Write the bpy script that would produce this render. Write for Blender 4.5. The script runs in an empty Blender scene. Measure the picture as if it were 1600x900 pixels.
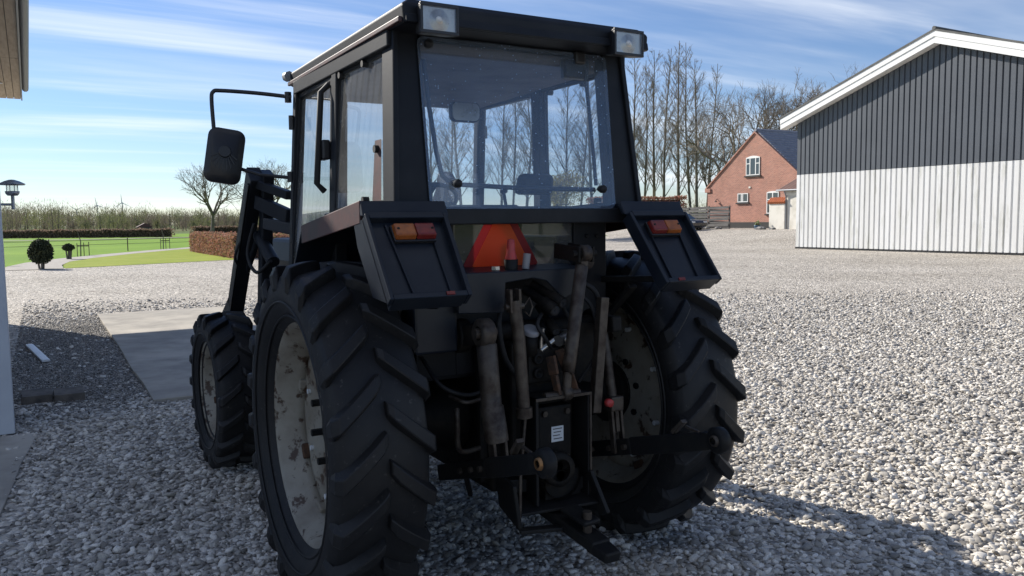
import bpy, bmesh, math, random
import numpy as np
from mathutils import Vector, Matrix
random.seed(7); rng = np.random.default_rng(7)
PI = math.pi; RAD = math.radians
scene = bpy.context.scene
COL = scene.collection

# ------------------------------------------------------------------ camera
CAM = Vector((-1.9297, -3.5644, 1.7021)); YAW, PITCH, ROLL = 0.525626, -0.083601, -0.011372
f0 = Vector((math.sin(YAW), math.cos(YAW), 0)); r0 = Vector((math.cos(YAW), -math.sin(YAW), 0)); u0 = Vector((0, 0, 1))
cf = f0*math.cos(PITCH)+u0*math.sin(PITCH); cu = u0*math.cos(PITCH)-f0*math.sin(PITCH)
cr = r0*math.cos(ROLL)+cu*math.sin(ROLL); cu2 = cu*math.cos(ROLL)-r0*math.sin(ROLL)
cd = bpy.data.cameras.new('camera'); cam = bpy.data.objects.new('camera', cd); COL.objects.link(cam)
cam.matrix_world = Matrix(((cr.x, cu2.x, -cf.x, CAM.x), (cr.y, cu2.y, -cf.y, CAM.y), (cr.z, cu2.z, -cf.z, CAM.z), (0, 0, 0, 1)))
cd.sensor_fit = 'HORIZONTAL'; cd.sensor_width = 36; cd.lens = 1265.775/1600*36; cd.clip_end = 6000; cd.clip_start = 0.05
scene.camera = cam
scene.view_settings.view_transform = 'Standard'; scene.view_settings.look = 'None'
scene.view_settings.exposure = 0.60; scene.view_settings.gamma = 1.0

# ------------------------------------------------------------------ sun and sky
SUN_EL = RAD(31); SUN_AZ = RAD(25)      # azimuth: to the left of +Y
sdir = Vector((-math.sin(SUN_AZ)*math.cos(SUN_EL), math.cos(SUN_AZ)*math.cos(SUN_EL), math.sin(SUN_EL)))
sl = bpy.data.lights.new('sun', 'SUN'); sl.energy = 5.0; sl.angle = RAD(0.53); sl.color = (1.0, 0.945, 0.86)
so = bpy.data.objects.new('sun', sl); COL.objects.link(so); so.location = (-20, 40, 40)
so.rotation_euler = sdir.to_track_quat('Z', 'Y').to_euler()

world = bpy.data.worlds.new('World'); scene.world = world; world.use_nodes = True
wn, wl = world.node_tree.nodes, world.node_tree.links; wn.clear()
def N(tree, t, **kw):
    n = tree.nodes.new(t)
    for k, v in kw.items():
        if hasattr(n, k): setattr(n, k, v)
        else: n.inputs[k].default_value = v
    return n
def wN(t, **kw): return N(world.node_tree, t, **kw)
sky = wN('ShaderNodeTexSky', sky_type='NISHITA'); sky.sun_disc = False; sky.sun_elevation = SUN_EL
sky.sun_rotation = -SUN_AZ; sky.air_density = 1.0; sky.dust_density = 0.0; sky.ozone_density = 2.0
tc = wN('ShaderNodeTexCoord'); sep = wN('ShaderNodeSeparateXYZ'); wl.new(tc.outputs['Generated'], sep.inputs[0])
def wmath(op, a, b=None, clamp=False):
    m = wN('ShaderNodeMath', operation=op); m.use_clamp = clamp
    for i, v in enumerate((a, b)):
        if v is None: continue
        if isinstance(v, (int, float)): m.inputs[i].default_value = v
        else: wl.new(v, m.inputs[i])
    return m.outputs[0]
zc = wmath('ADD', wmath('MAXIMUM', sep.outputs[2], 0.0), 0.06)
px_ = wmath('DIVIDE', sep.outputs[0], zc); py_ = wmath('DIVIDE', sep.outputs[1], zc)
comb = wN('ShaderNodeCombineXYZ'); wl.new(px_, comb.inputs[0]); wl.new(py_, comb.inputs[1])
def cirrus(rot, sx, sy, scale, lo, hi, detail=7.0, off=(0, 0, 0)):
    mp = wN('ShaderNodeMapping'); mp.inputs['Rotation'].default_value = (0, 0, rot); mp.inputs['Scale'].default_value = (sx, sy, 1)
    mp.inputs['Location'].default_value = off
    wl.new(comb.outputs[0], mp.inputs[0])
    nz = wN('ShaderNodeTexNoise'); nz.inputs['Scale'].default_value = scale; nz.inputs['Detail'].default_value = detail
    nz.inputs['Roughness'].default_value = 0.58; nz.inputs['Distortion'].default_value = 0.35
    wl.new(mp.outputs[0], nz.inputs['Vector'])
    mr = wN('ShaderNodeMapRange'); mr.interpolation_type = 'SMOOTHSTEP'
    mr.inputs['From Min'].default_value = lo; mr.inputs['From Max'].default_value = hi
    wl.new(nz.outputs['Fac'], mr.inputs['Value']); return mr.outputs[0]
c1 = cirrus(RAD(33), 0.16, 1.0, 1.15, 0.44, 0.74, off=(1.3, 0.4, 0))
c2 = cirrus(RAD(26), 0.22, 0.8, 0.42, 0.49, 0.76, off=(4.2, 2.1, 0))
c3 = cirrus(RAD(50), 0.30, 1.0, 0.8, 0.36, 0.62, 4.0, off=(7.2, 3.0, 0))
cl = wmath('ADD', wmath('MULTIPLY', wmath('MULTIPLY', c1, c3), 0.9), wmath('MULTIPLY', c2, 0.8), True)
cl = wmath('MULTIPLY', cl, 0.85)
mix = wN('ShaderNodeMix', data_type='RGBA'); wl.new(cl, mix.inputs[0]); tn = wN('ShaderNodeMix', data_type='RGBA', blend_type='MULTIPLY'); tn.inputs[0].default_value = 1.0; tn.inputs[7].default_value = (0.84, 0.925, 1.15, 1); wl.new(sky.outputs[0], tn.inputs[6]); wl.new(tn.outputs[2], mix.inputs[6])
mix.inputs[7].default_value = (10.5, 10.9, 11.4, 1)
bg = wN('ShaderNodeBackground'); bg.inputs['Strength'].default_value = 0.072
wo = wN('ShaderNodeOutputWorld'); wl.new(mix.outputs[2], bg.inputs[0]); wl.new(bg.outputs[0], wo.inputs[0])

# ------------------------------------------------------------------ helpers
def tag(o, label=None, cat=None, group=None, kind=None):
    if label: o['label'] = label
    if cat: o['category'] = cat
    if group: o['group'] = group
    if kind: o['kind'] = kind
    return o
def empty(name, loc=(0, 0, 0), rz=0.0, parent=None):
    o = bpy.data.objects.new(name, None); COL.objects.link(o); o.location = loc; o.rotation_euler = (0, 0, rz)
    o.empty_display_size = 0.1
    if parent: o.parent = parent
    return o
class MB:
    def __init__(s): s.v = []; s.f = []; s.sm = []
    def add(s, vs, fs, smooth=False):
        b = len(s.v); s.v += [tuple(v) for v in vs]
        s.f += [tuple(b+i for i in f) for f in fs]; s.sm += [smooth]*len(fs); return s
    def hexa(s, p):   # 8 points: bottom 0-3 ccw, top 4-7
        return s.add(p, [(3, 2, 1, 0), (4, 5, 6, 7), (0, 1, 5, 4), (1, 2, 6, 5), (2, 3, 7, 6), (3, 0, 4, 7)])
    def box(s, x0, x1, y0, y1, z0, z1):
        return s.hexa([(x0, y0, z0), (x1, y0, z0), (x1, y1, z0), (x0, y1, z0), (x0, y0, z1), (x1, y0, z1), (x1, y1, z1), (x0, y1, z1)])
    def pillar(s, pb, pt, wx, wy, wx2=None, wy2=None):
        wx2 = wx if wx2 is None else wx2; wy2 = wy if wy2 is None else wy2
        r = []
        for (p, a, b) in ((pb, wx/2, wy/2), (pt, wx2/2, wy2/2)):
            x, y, z = p; r += [(x-a, y-b, z), (x+a, y-b, z), (x+a, y+b, z), (x-a, y+b, z)]
        return s.hexa(r)
    def bar(s, a, b, w, h, up=(0, 0, 1), w2=None, h2=None):
        a, b = Vector(a), Vector(b); d = (b-a).normalized(); u = Vector(up)
        if abs(d.dot(u)) > 0.98: u = Vector((0, 1, 0))
        x = d.cross(u).normalized(); y = x.cross(d).normalized()
        w2 = w if w2 is None else w2; h2 = h if h2 is None else h2
        r = []
        for (p, ww, hh) in ((a, w/2, h/2), (b, w2/2, h2/2)):
            r += [p-x*ww-y*hh, p+x*ww-y*hh, p+x*ww+y*hh, p-x*ww+y*hh]
        return s.hexa(r)
    def tube(s, pts, r, n=8, cap=True, smooth=True):
        pts = [Vector(p) for p in pts]; rs = r if isinstance(r, (list, tuple)) else [r]*len(pts)
        vs = []; fs = []; prev = None
        for i, p in enumerate(pts):
            d = (pts[min(i+1, len(pts)-1)]-pts[max(i-1, 0)]).normalized()
            if prev is None:
                u = Vector((0, 0, 1)) if abs(d.z) < 0.9 else Vector((1, 0, 0))
                x = d.cross(u).normalized()
            else:
                x = (prev - d*prev.dot(d)).normalized()
            prev = x; y = d.cross(x)
            vs += [p+(x*math.cos(2*PI*k/n)+y*math.sin(2*PI*k/n))*rs[i] for k in range(n)]
        for i in range(len(pts)-1):
            for k in range(n):
                fs.append((i*n+k, i*n+(k+1) % n, (i+1)*n+(k+1) % n, (i+1)*n+k))
        s.add(vs, fs, smooth)
        if cap:
            m = (len(pts)-1)*n
            s.add(vs[:n], [tuple(range(n-1, -1, -1))]); s.add(vs[m:], [tuple(range(n))])
        return s
    def lathe(s, prof, n=48, axis='x', c=(0, 0, 0), smooth=True, closed=False):
        vs = []; fs = []; m = len(prof)
        for k in range(n):
            a = 2*PI*k/n; ca, sa = math.cos(a), math.sin(a)
            for (h, r) in prof:
                if axis == 'x': q = (c[0]+h, c[1]+r*ca, c[2]+r*sa)
                elif axis == 'y': q = (c[0]+r*ca, c[1]+h, c[2]+r*sa)
                else: q = (c[0]+r*ca, c[1]+r*sa, c[2]+h)
                vs.append(q)
        mm = m if closed else m-1
        for k in range(n):
            for j in range(mm):
                j2 = (j+1) % m; k2 = (k+1) % n
                fs.append((k*m+j, k2*m+j, k2*m+j2, k*m+j2))
        return s.add(vs, fs, smooth)
    def disc(s, c, r, h, axis='x', n=24, bev=0.0, smooth=False):
        p = [(-h/2, 0.0005), (-h/2, r-bev), (-h/2+bev, r), (h/2-bev, r), (h/2, r-bev), (h/2, 0.0005)] if bev else [(-h/2, 0.0005), (-h/2, r), (h/2, r), (h/2, 0.0005)]
        return s.lathe(p, n, axis, c, smooth)
    def prism(s, poly, axis, a, b):   # poly 2D extruded along axis from a to b
        n = len(poly); vs = []
        for t in (a, b):
            for (p, q) in poly:
                vs.append((t, p, q) if axis == 'x' else (p, t, q) if axis == 'y' else (p, q, t))
        fs = [tuple(range(n-1, -1, -1)), tuple(range(n, 2*n))] + [(i, (i+1) % n, n+(i+1) % n, n+i) for i in range(n)]
        return s.add(vs, fs)
    def plate(s, pts, th):      # planar polygon with thickness along its normal
        pts = [Vector(p) for p in pts]; nrm = Vector((0, 0, 0))
        for i in range(len(pts)): nrm += pts[i].cross(pts[(i+1) % len(pts)])
        nrm.normalize(); n = len(pts); vs = pts+[p+nrm*th for p in pts]
        fs = [tuple(range(n-1, -1, -1)), tuple(range(n, 2*n))] + [(i, (i+1) % n, n+(i+1) % n, n+i) for i in range(n)]
        return s.add(vs, fs)
    def xf(s, M):
        s.v = [tuple(M @ Vector(v)) for v in s.v]; return s
    def mesh(s, name, mat):
        me = bpy.data.meshes.new(name); me.from_pydata(s.v, [], s.f); me.update()
        if any(s.sm): me.polygons.foreach_set('use_smooth', s.sm)
        bm = bmesh.new(); bm.from_mesh(me); bmesh.ops.recalc_face_normals(bm, faces=bm.faces); bm.to_mesh(me); bm.free()
        if mat: me.materials.append(mat)
        return me
    def build(s, name, mat, parent=None, bevel=0.0, seg=2):
        o = bpy.data.objects.new(name, s.mesh(name, mat)); COL.objects.link(o)
        if parent: o.parent = parent
        if bevel:
            m = o.modifiers.new('bevel', 'BEVEL'); m.width = bevel; m.segments = seg; m.limit_method = 'ANGLE'; m.angle_limit = RAD(40); m.harden_normals = False
        return o
def B(): return MB()
def link_copy(o, parent=None, loc=None):
    c = o.copy(); COL.objects.link(c); c.parent = parent
    if loc is not None: c.location = loc
    return c
def copy_tree(o, parent=None):
    c = link_copy(o, parent)
    for ch in list(o.children): copy_tree(ch, c)
    return c
def rrect(w, h, r, n=5):      # rounded rectangle, centred
    p = []
    for (cx, cy, a0) in ((w/2-r, h/2-r, 0), (-w/2+r, h/2-r, PI/2), (-w/2+r, -h/2+r, PI), (w/2-r, -h/2+r, 1.5*PI)):
        for i in range(n+1):
            a = a0+PI/2*i/n; p.append((cx+r*math.cos(a), cy+r*math.sin(a)))
    return p
def sstep(a, b, x):
    t = min(1, max(0, (x-a)/(b-a))); return t*t*(3-2*t)
def zg(x, y): return 0.80*sstep(34, 45, x)

# ------------------------------------------------------------------ materials
def pm(name, col, rough=0.6, metal=0.0, col2=None, nscale=6.0, lo=0.4, hi=0.65, bump=None, spec=0.5, coat=0.0, col3=None, n3=18.0, lo3=0.6, hi3=0.68, detail=6.0, world=None):
    m = bpy.data.materials.new(name); m.use_nodes = True; t = m.node_tree; p = t.nodes['Principled BSDF']
    p.inputs['Roughness'].default_value = rough; p.inputs['Metallic'].default_value = metal
    p.inputs['Specular IOR Level'].default_value = spec; p.inputs['Coat Weight'].default_value = coat
    p.inputs['Base Color'].default_value = (*col, 1)
    tcn = N(t, 'ShaderNodeTexCoord'); vec = tcn.outputs['Object']
    if world:           # pattern runs on over neighbouring pieces instead of repeating in each
        gp = N(t, 'ShaderNodeNewGeometry'); mpg = N(t, 'ShaderNodeMapping'); mpg.inputs['Scale'].default_value = world
        t.links.new(gp.outputs['Position'], mpg.inputs[0]); vec = mpg.outputs[0]
    def layer(prev, c, sc, a, b):
        nz = N(t, 'ShaderNodeTexNoise'); nz.inputs['Scale'].default_value = sc; nz.inputs['Detail'].default_value = detail; nz.inputs['Roughness'].default_value = 0.62
        t.links.new(vec, nz.inputs['Vector'])
        mr = N(t, 'ShaderNodeMapRange'); mr.inputs['From Min'].default_value = a; mr.inputs['From Max'].default_value = b
        t.links.new(nz.outputs['Fac'], mr.inputs['Value'])
        mx = N(t, 'ShaderNodeMix', data_type='RGBA'); t.links.new(mr.outputs[0], mx.inputs[0])
        if prev is None: mx.inputs[6].default_value = (*col, 1)
        else: t.links.new(prev, mx.inputs[6])
        mx.inputs[7].default_value = (*c, 1); return mx.outputs[2]
    o = None
    if col2: o = layer(None, col2, nscale, lo, hi)
    if col3: o = layer(o, col3, n3, lo3, hi3)
    if o is not None: t.links.new(o, p.inputs['Base Color'])
    if bump:
        nz = N(t, 'ShaderNodeTexNoise'); nz.inputs['Scale'].default_value = bump[0]; nz.inputs['Detail'].default_value = 5
        t.links.new(tcn.outputs['Object'], nz.inputs['Vector'])
        bp = N(t, 'ShaderNodeBump'); bp.inputs['Strength'].default_value = bump[1]; bp.inputs['Distance'].default_value = bump[2] if len(bump) > 2 else 0.01
        t.links.new(nz.outputs['Fac'], bp.inputs['Height']); t.links.new(bp.outputs[0], p.inputs['Normal'])
    return m
M = {}
M['paint'] = pm('tractor_paint', (0.0075, 0.009, 0.0125), 0.5, 0, (0.016, 0.018, 0.022), 5, 0.42, 0.72, (60, 0.08, 0.003), 0.25)
M['paint_blue'] = pm('fender_paint', (0.009, 0.0125, 0.020), 0.38, 0, (0.017, 0.021, 0.028), 7, 0.42, 0.75, (45, 0.12, 0.003), 0.3)
M['paint_red'] = pm('faded_maroon_paint', (0.075, 0.028, 0.026), 0.5, 0, (0.03, 0.022, 0.024), 9, 0.4, 0.65, (50, 0.1, 0.003))
M['black'] = pm('black_steel', (0.008, 0.008, 0.0085), 0.55, 0.0, (0.016, 0.015, 0.013), 9, 0.45, 0.7, (40, 0.2, 0.004), 0.25)
M['grime'] = pm('oily_cast_iron', (0.008, 0.0075, 0.007), 0.62, 0.0, (0.02, 0.016, 0.012), 14, 0.45, 0.7, (35, 0.4, 0.006), 0.2)
M['steel'] = pm('worn_dull_steel', (0.075, 0.062, 0.05), 0.5, 0.5, (0.03, 0.02, 0.015), 20, 0.42, 0.66, (60, 0.2, 0.003))
M['bright'] = pm('bare_bright_steel', (0.45, 0.44, 0.42), 0.32, 0.9, (0.25, 0.22, 0.2), 20, 0.5, 0.75)
M['brass'] = pm('worn_brass', (0.30, 0.16, 0.07), 0.45, 0.7)
M['tyre'] = pm('tyre_rubber', (0.008, 0.008, 0.009), 0.55, 0, (0.015, 0.0145, 0.0145), 5, 0.4, 0.7, (55, 0.2, 0.004), 0.35, col3=(0.06, 0.056, 0.053), n3=38, lo3=0.62, hi3=0.73)
M['rim'] = pm('rusty_cream_rim', (0.27, 0.25, 0.205), 0.5, 0, (0.17, 0.145, 0.11), 5, 0.42, 0.68, (30, 0.15, 0.003), col3=(0.05, 0.026, 0.013), n3=12, lo3=0.55, hi3=0.61)
M['rust'] = pm('rusty_steel', (0.09, 0.042, 0.02), 0.85, 0, (0.03, 0.02, 0.015), 25, 0.4, 0.65, (60, 0.5, 0.004))
M['rubber'] = pm('black_rubber', (0.010, 0.010, 0.011), 0.7)
M['plastic'] = pm('black_plastic', (0.014, 0.014, 0.016), 0.4)
M['liner'] = pm('cab_liner', (0.16, 0.13, 0.12), 0.9, 0, (0.10, 0.08, 0.075), 6)
M['seat'] = pm('black_vinyl', (0.02, 0.02, 0.022), 0.6)
M['orange_lens'] = pm('amber_lens', (0.34, 0.095, 0.018), 0.3, 0, (0.22, 0.06, 0.015), 25)
M['red_lens'] = pm('red_lens', (0.19, 0.018, 0.014), 0.3, 0, (0.11, 0.012, 0.011), 25)
M['red'] = pm('red_plastic', (0.42, 0.03, 0.03), 0.4, 0, (0.3, 0.05, 0.045), 30)
M['greycap'] = pm('grey_plastic', (0.22, 0.22, 0.23), 0.5)
M['label'] = pm('paper_label', (0.62, 0.64, 0.64), 0.5)
M['ink'] = pm('dark_print', (0.05, 0.05, 0.055), 0.6)
M['wht_panel'] = pm('white_cladding', (0.70, 0.70, 0.69), 0.5, 0, (0.60, 0.595, 0.57), 1.6, 0.35, 0.75, col3=(0.38, 0.38, 0.31), n3=3.0, lo3=0.56, hi3=0.80, world=(1, 1, .16))
M['dark_panel'] = pm('charcoal_cladding', (0.075, 0.084, 0.10), 0.45, 0, (0.062, 0.07, 0.084), 0.5)
M['white'] = pm('white_paint', (0.78, 0.78, 0.77), 0.5, 0, (0.66, 0.66, 0.64), 3, 0.5, 0.8)
M['roofsheet'] = pm('grey_roof_sheet', (0.12, 0.12, 0.12), 0.8, 0, (0.08, 0.08, 0.075), 2)
M['lwall'] = pm('pale_grey_metal_wall', (0.55, 0.585, 0.63), 0.42, 0, (0.48, 0.51, 0.55), 2, 0.4, 0.7)
M['soffit'] = pm('weathered_soffit_board', (0.44, 0.36, 0.27), 0.85, 0, (0.33, 0.26, 0.19), 5, 0.4, 0.7, (40, 0.2, 0.003), world=(4, .5, 1))
M['zinc'] = pm('dull_zinc', (0.23, 0.24, 0.26), 0.5, 0.5)
M['galv'] = pm('galvanised_lamp_metal', (0.36, 0.38, 0.40), 0.4, 0.7, (0.25, 0.26, 0.28), 12)
M['concrete'] = pm('concrete', (0.38, 0.35, 0.30), 0.9, 0, (0.27, 0.25, 0.22), 3.0, 0.35, 0.7, (30, 0.25, 0.01), 0.2, col3=(0.50, 0.455, 0.385), n3=0.9, lo3=0.45, hi3=0.7)
M['paver'] = pm('old_concrete_block', (0.19, 0.165, 0.14), 0.95, 0, (0.11, 0.10, 0.09), 9, 0.4, 0.65, (28, 0.5, 0.01), 0.2)
M['bark'] = pm('grey_bark', (0.17, 0.145, 0.12), 0.9, 0, (0.10, 0.085, 0.068), 4, 0.4, 0.65)
M['twig'] = pm('twigs', (0.21, 0.175, 0.14), 0.9, 0, (0.14, 0.115, 0.09), 1.2, 0.4, 0.65)
M['plinth'] = pm('black_tar_plinth', (0.02, 0.02, 0.021), 0.7)
M['winwhite'] = pm('white_window_wood', (0.74, 0.74, 0.72), 0.5)
M['winglass'] = pm('dark_window_glass', (0.05, 0.065, 0.075), 0.08, 0, spec=0.8)
M['fencewood'] = pm('grey_weathered_board', (0.15, 0.145, 0.14), 0.85, 0, (0.075, 0.07, 0.066), 3, 0.35, 0.65, world=(1, .3, 5))
M['terracotta'] = pm('orange_roof_tile', (0.50, 0.15, 0.055), 0.8, 0, (0.36, 0.11, 0.05), 6)
M['slate'] = pm('dark_glazed_roof_tile', (0.24, 0.245, 0.28), 0.45, 0, (0.17, 0.17, 0.195), 3)
M['redsheet'] = pm('brown_red_sheet_roof', (0.19, 0.11, 0.085), 0.7, 0, (0.14, 0.085, 0.07), 2)
M['whitewash'] = pm('whitewashed_wall', (0.70, 0.67, 0.60), 0.85, 0, (0.52, 0.49, 0.42), 1.4, 0.45, 0.7)
M['carpaint'] = pm('black_car_paint', (0.012, 0.013, 0.016), 0.2, 0, coat=1.0)
M['alloy'] = pm('alloy_wheel', (0.42, 0.43, 0.44), 0.3, 0.8)
M['turbine'] = pm('turbine_white', (0.55, 0.58, 0.62), 0.5)
M['stonepile'] = pm('grey_rubble_stone', (0.26, 0.25, 0.24), 0.9, 0, (0.16, 0.155, 0.15), 6)
M['pot'] = pm('blue_glazed_pot', (0.05, 0.12, 0.2), 0.35)
M['plantleaf'] = pm('plant_leaf', (0.10, 0.16, 0.04), 0.7, 0, (0.3, 0.08, 0.03), 20, 0.55, 0.6)
M['wire'] = pm('fence_wire', (0.06, 0.06, 0.06), 0.6)
M['stake'] = pm('wooden_stake', (0.13, 0.10, 0.075), 0.9)
M['thuja'] = pm('dark_evergreen_leaf', (0.020, 0.030, 0.012), 0.8, 0, (0.05, 0.055, 0.02), 3, 0.45, 0.65)
M['shedroof'] = pm('shed_roof', (0.10, 0.05, 0.045), 0.8)

def leaf_mat(name, cols, transl=0.25):
    m = bpy.data.materials.new(name); m.use_nodes = True; t = m.node_tree; p = t.nodes['Principled BSDF']
    at = N(t, 'ShaderNodeAttribute'); at.attribute_name = 'tint'
    cr_ = N(t, 'ShaderNodeValToRGB'); e = cr_.color_ramp.elements
    for i, c in enumerate(cols):
        q = i/(len(cols)-1)
        if i == 0: el = e[0]; el.position = 0
        elif i == len(cols)-1: el = e[-1]; el.position = 1
        else: el = e.new(q)
        el.color = (*c, 1)
    t.links.new(at.outputs['Fac'], cr_.inputs[0]); t.links.new(cr_.outputs[0], p.inputs['Base Color'])
    p.inputs['Roughness'].default_value = 0.8
    tr = N(t, 'ShaderNodeBsdfTranslucent'); t.links.new(cr_.outputs[0], tr.inputs[0])
    ms = N(t, 'ShaderNodeMixShader'); ms.inputs[0].default_value = transl
    t.links.new(p.outputs[0], ms.inputs[1]); t.links.new(tr.outputs[0], ms.inputs[2]); t.links.new(ms.outputs[0], t.nodes['Material Output'].inputs[0])
    return m
M['beech'] = leaf_mat('copper_beech_leaf', [(0.33, 0.14, 0.10), (0.42, 0.21, 0.15), (0.24, 0.14, 0.085), (0.28, 0.22, 0.11)], 0.35)
M['hornbeam'] = leaf_mat('brown_hedge_leaf', [(0.20, 0.14, 0.105), (0.26, 0.18, 0.14), (0.17, 0.14, 0.09)], 0.5)
M['wood'] = leaf_mat('woodland_leaf', [(0.15, 0.125, 0.10), (0.20, 0.165, 0.125), (0.18, 0.185, 0.09), (0.22, 0.235, 0.09), (0.08, 0.095, 0.06)], 0.35)
M['willow'] = leaf_mat('yellow_spring_leaf', [(0.26, 0.22, 0.07), (0.32, 0.26, 0.08), (0.2, 0.19, 0.07)], 0.35)

def brick_mat():
    m = bpy.data.materials.new('red_brick'); m.use_nodes = True; t = m.node_tree; p = t.nodes['Principled BSDF']
    tcn = N(t, 'ShaderNodeTexCoord'); sp = N(t, 'ShaderNodeSeparateXYZ'); t.links.new(tcn.outputs['Object'], sp.inputs[0])
    ad = N(t, 'ShaderNodeMath', operation='ADD'); t.links.new(sp.outputs[0], ad.inputs[0]); t.links.new(sp.outputs[1], ad.inputs[1])
    cb = N(t, 'ShaderNodeCombineXYZ'); t.links.new(ad.outputs[0], cb.inputs[0]); t.links.new(sp.outputs[2], cb.inputs[1])
    br = N(t, 'ShaderNodeTexBrick'); br.inputs['Scale'].default_value = 1.0; br.inputs['Brick Width'].default_value = 0.24; br.inputs['Row Height'].default_value = 0.075
    br.inputs['Mortar Size'].default_value = 0.010; br.inputs['Color1'].default_value = (0.47, 0.185, 0.125, 1); br.inputs['Color2'].default_value = (0.31, 0.115, 0.08, 1)
    br.inputs['Mortar'].default_value = (0.52, 0.42, 0.35, 1); t.links.new(cb.outputs[0], br.inputs['Vector'])
    nz = N(t, 'ShaderNodeTexNoise'); nz.inputs['Scale'].default_value = 0.7; t.links.new(tcn.outputs['Object'], nz.inputs['Vector'])
    mx = N(t, 'ShaderNodeMix', data_type='RGBA', blend_type='MULTIPLY'); mx.inputs[0].default_value = 0.5
    rp = N(t, 'ShaderNodeValToRGB'); rp.color_ramp.elements[0].position = 0.3; rp.color_ramp.elements[0].color = (0.65, 0.62, 0.6, 1); rp.color_ramp.elements[1].position = 0.7
    t.links.new(nz.outputs['Fac'], rp.inputs[0]); t.links.new(br.outputs['Color'], mx.inputs[6]); t.links.new(rp.outputs[0], mx.inputs[7])
    t.links.new(mx.outputs[2], p.inputs['Base Color']); p.inputs['Roughness'].default_value = 0.9
    bp = N(t, 'ShaderNodeBump'); bp.inputs['Strength'].default_value = 0.5; bp.inputs['Distance'].default_value = 0.01; bp.invert = True
    t.links.new(br.outputs['Fac'], bp.inputs['Height']); t.links.new(bp.outputs[0], p.inputs['Normal']); return m
M['brick'] = brick_mat()

STONE_RAMP = [(0.0, (0.19, 0.18, 0.17)), (0.12, (0.28, 0.265, 0.25)), (0.30, (0.39, 0.37, 0.34)), (0.46, (0.49, 0.46, 0.42)), (0.58, (0.44, 0.365, 0.29)),
              (0.70, (0.56, 0.535, 0.50)), (0.84, (0.68, 0.655, 0.62)), (0.94, (0.42, 0.30, 0.225)), (1.0, (0.80, 0.78, 0.75))]
def stone_ramp(t):
    rp = N(t, 'ShaderNodeValToRGB'); e = rp.color_ramp.elements
    for i, (p, c) in enumerate(STONE_RAMP):
        el = e[0] if i == 0 else e[1] if i == len(STONE_RAMP)-1 else e.new(p)
        el.position = p; el.color = (*c, 1)
    return rp
def gravel_mat():
    m = bpy.data.materials.new('gravel_sheet'); m.use_nodes = True; t = m.node_tree; p = t.nodes['Principled BSDF']
    g = N(t, 'ShaderNodeNewGeometry')
    nz0 = N(t, 'ShaderNodeTexNoise'); nz0.inputs['Scale'].default_value = 9; t.links.new(g.outputs['Position'], nz0.inputs['Vector'])
    mxv = N(t, 'ShaderNodeMix', data_type='RGBA'); mxv.inputs[0].default_value = 0.03
    t.links.new(g.outputs['Position'], mxv.inputs[6]); t.links.new(nz0.outputs['Color'], mxv.inputs[7])
    vo = N(t, 'ShaderNodeTexVoronoi'); vo.inputs['Scale'].default_value = 26; t.links.new(mxv.outputs[2], vo.inputs['Vector'])
    sp = N(t, 'ShaderNodeSeparateXYZ'); t.links.new(vo.outputs['Color'], sp.inputs[0])
    rp = stone_ramp(t); t.links.new(sp.outputs[0], rp.inputs[0])
    # large-scale variation: tracks and dustier patches
    nz = N(t, 'ShaderNodeTexNoise'); nz.inputs['Scale'].default_value = 0.22; nz.inputs['Detail'].default_value = 5; t.links.new(g.outputs['Position'], nz.inputs['Vector'])
    r2 = N(t, 'ShaderNodeValToRGB'); r2.color_ramp.elements[0].position = 0.35; r2.color_ramp.elements[0].color = (0.90, 0.85, 0.77, 1)
    r2.color_ramp.elements[1].position = 0.62; r2.color_ramp.elements[1].color = (1.10, 1.05, 0.97, 1); t.links.new(nz.outputs['Fac'], r2.inputs[0])
    mx = N(t, 'ShaderNodeMix', data_type='RGBA', blend_type='MULTIPLY'); mx.inputs[0].default_value = 1.0
    t.links.new(rp.outputs[0], mx.inputs[6]); t.links.new(r2.outputs[0], mx.inputs[7])
    v2 = N(t, 'ShaderNodeTexVoronoi'); v2.inputs['Scale'].default_value = 11; t.links.new(mxv.outputs[2], v2.inputs['Vector'])
    s2 = N(t, 'ShaderNodeSeparateXYZ'); t.links.new(v2.outputs['Color'], s2.inputs[0])
    r3 = N(t, 'ShaderNodeValToRGB'); r3.color_ramp.elements[0].color = (0.70, 0.69, 0.68, 1); r3.color_ramp.elements[1].color = (1.08, 1.07, 1.05, 1); t.links.new(s2.outputs[1], r3.inputs[0])
    mx2 = N(t, 'ShaderNodeMix', data_type='RGBA', blend_type='MULTIPLY'); mx2.inputs[0].default_value = 1.0
    t.links.new(mx.outputs[2], mx2.inputs[6]); t.links.new(r3.outputs[0], mx2.inputs[7]); t.links.new(mx2.outputs[2], p.inputs['Base Color'])
    p.inputs['Roughness'].default_value = 0.85; p.inputs['Specular IOR Level'].default_value = 0.25
    mr = N(t, 'ShaderNodeMapRange'); mr.inputs['From Min'].default_value = 0.0; mr.inputs['From Max'].default_value = 0.75; mr.inputs['To Min'].default_value = 1.0; mr.inputs['To Max'].default_value = 0
    t.links.new(vo.outputs['Distance'], mr.inputs['Value'])
    bp = N(t, 'ShaderNodeBump'); bp.inputs['Strength'].default_value = 1.0; bp.inputs['Distance'].default_value = 0.03
    t.links.new(mr.outputs[0], bp.inputs['Height']); t.links.new(bp.outputs[0], p.inputs['Normal']); return m
M['gravel'] = gravel_mat()
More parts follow.
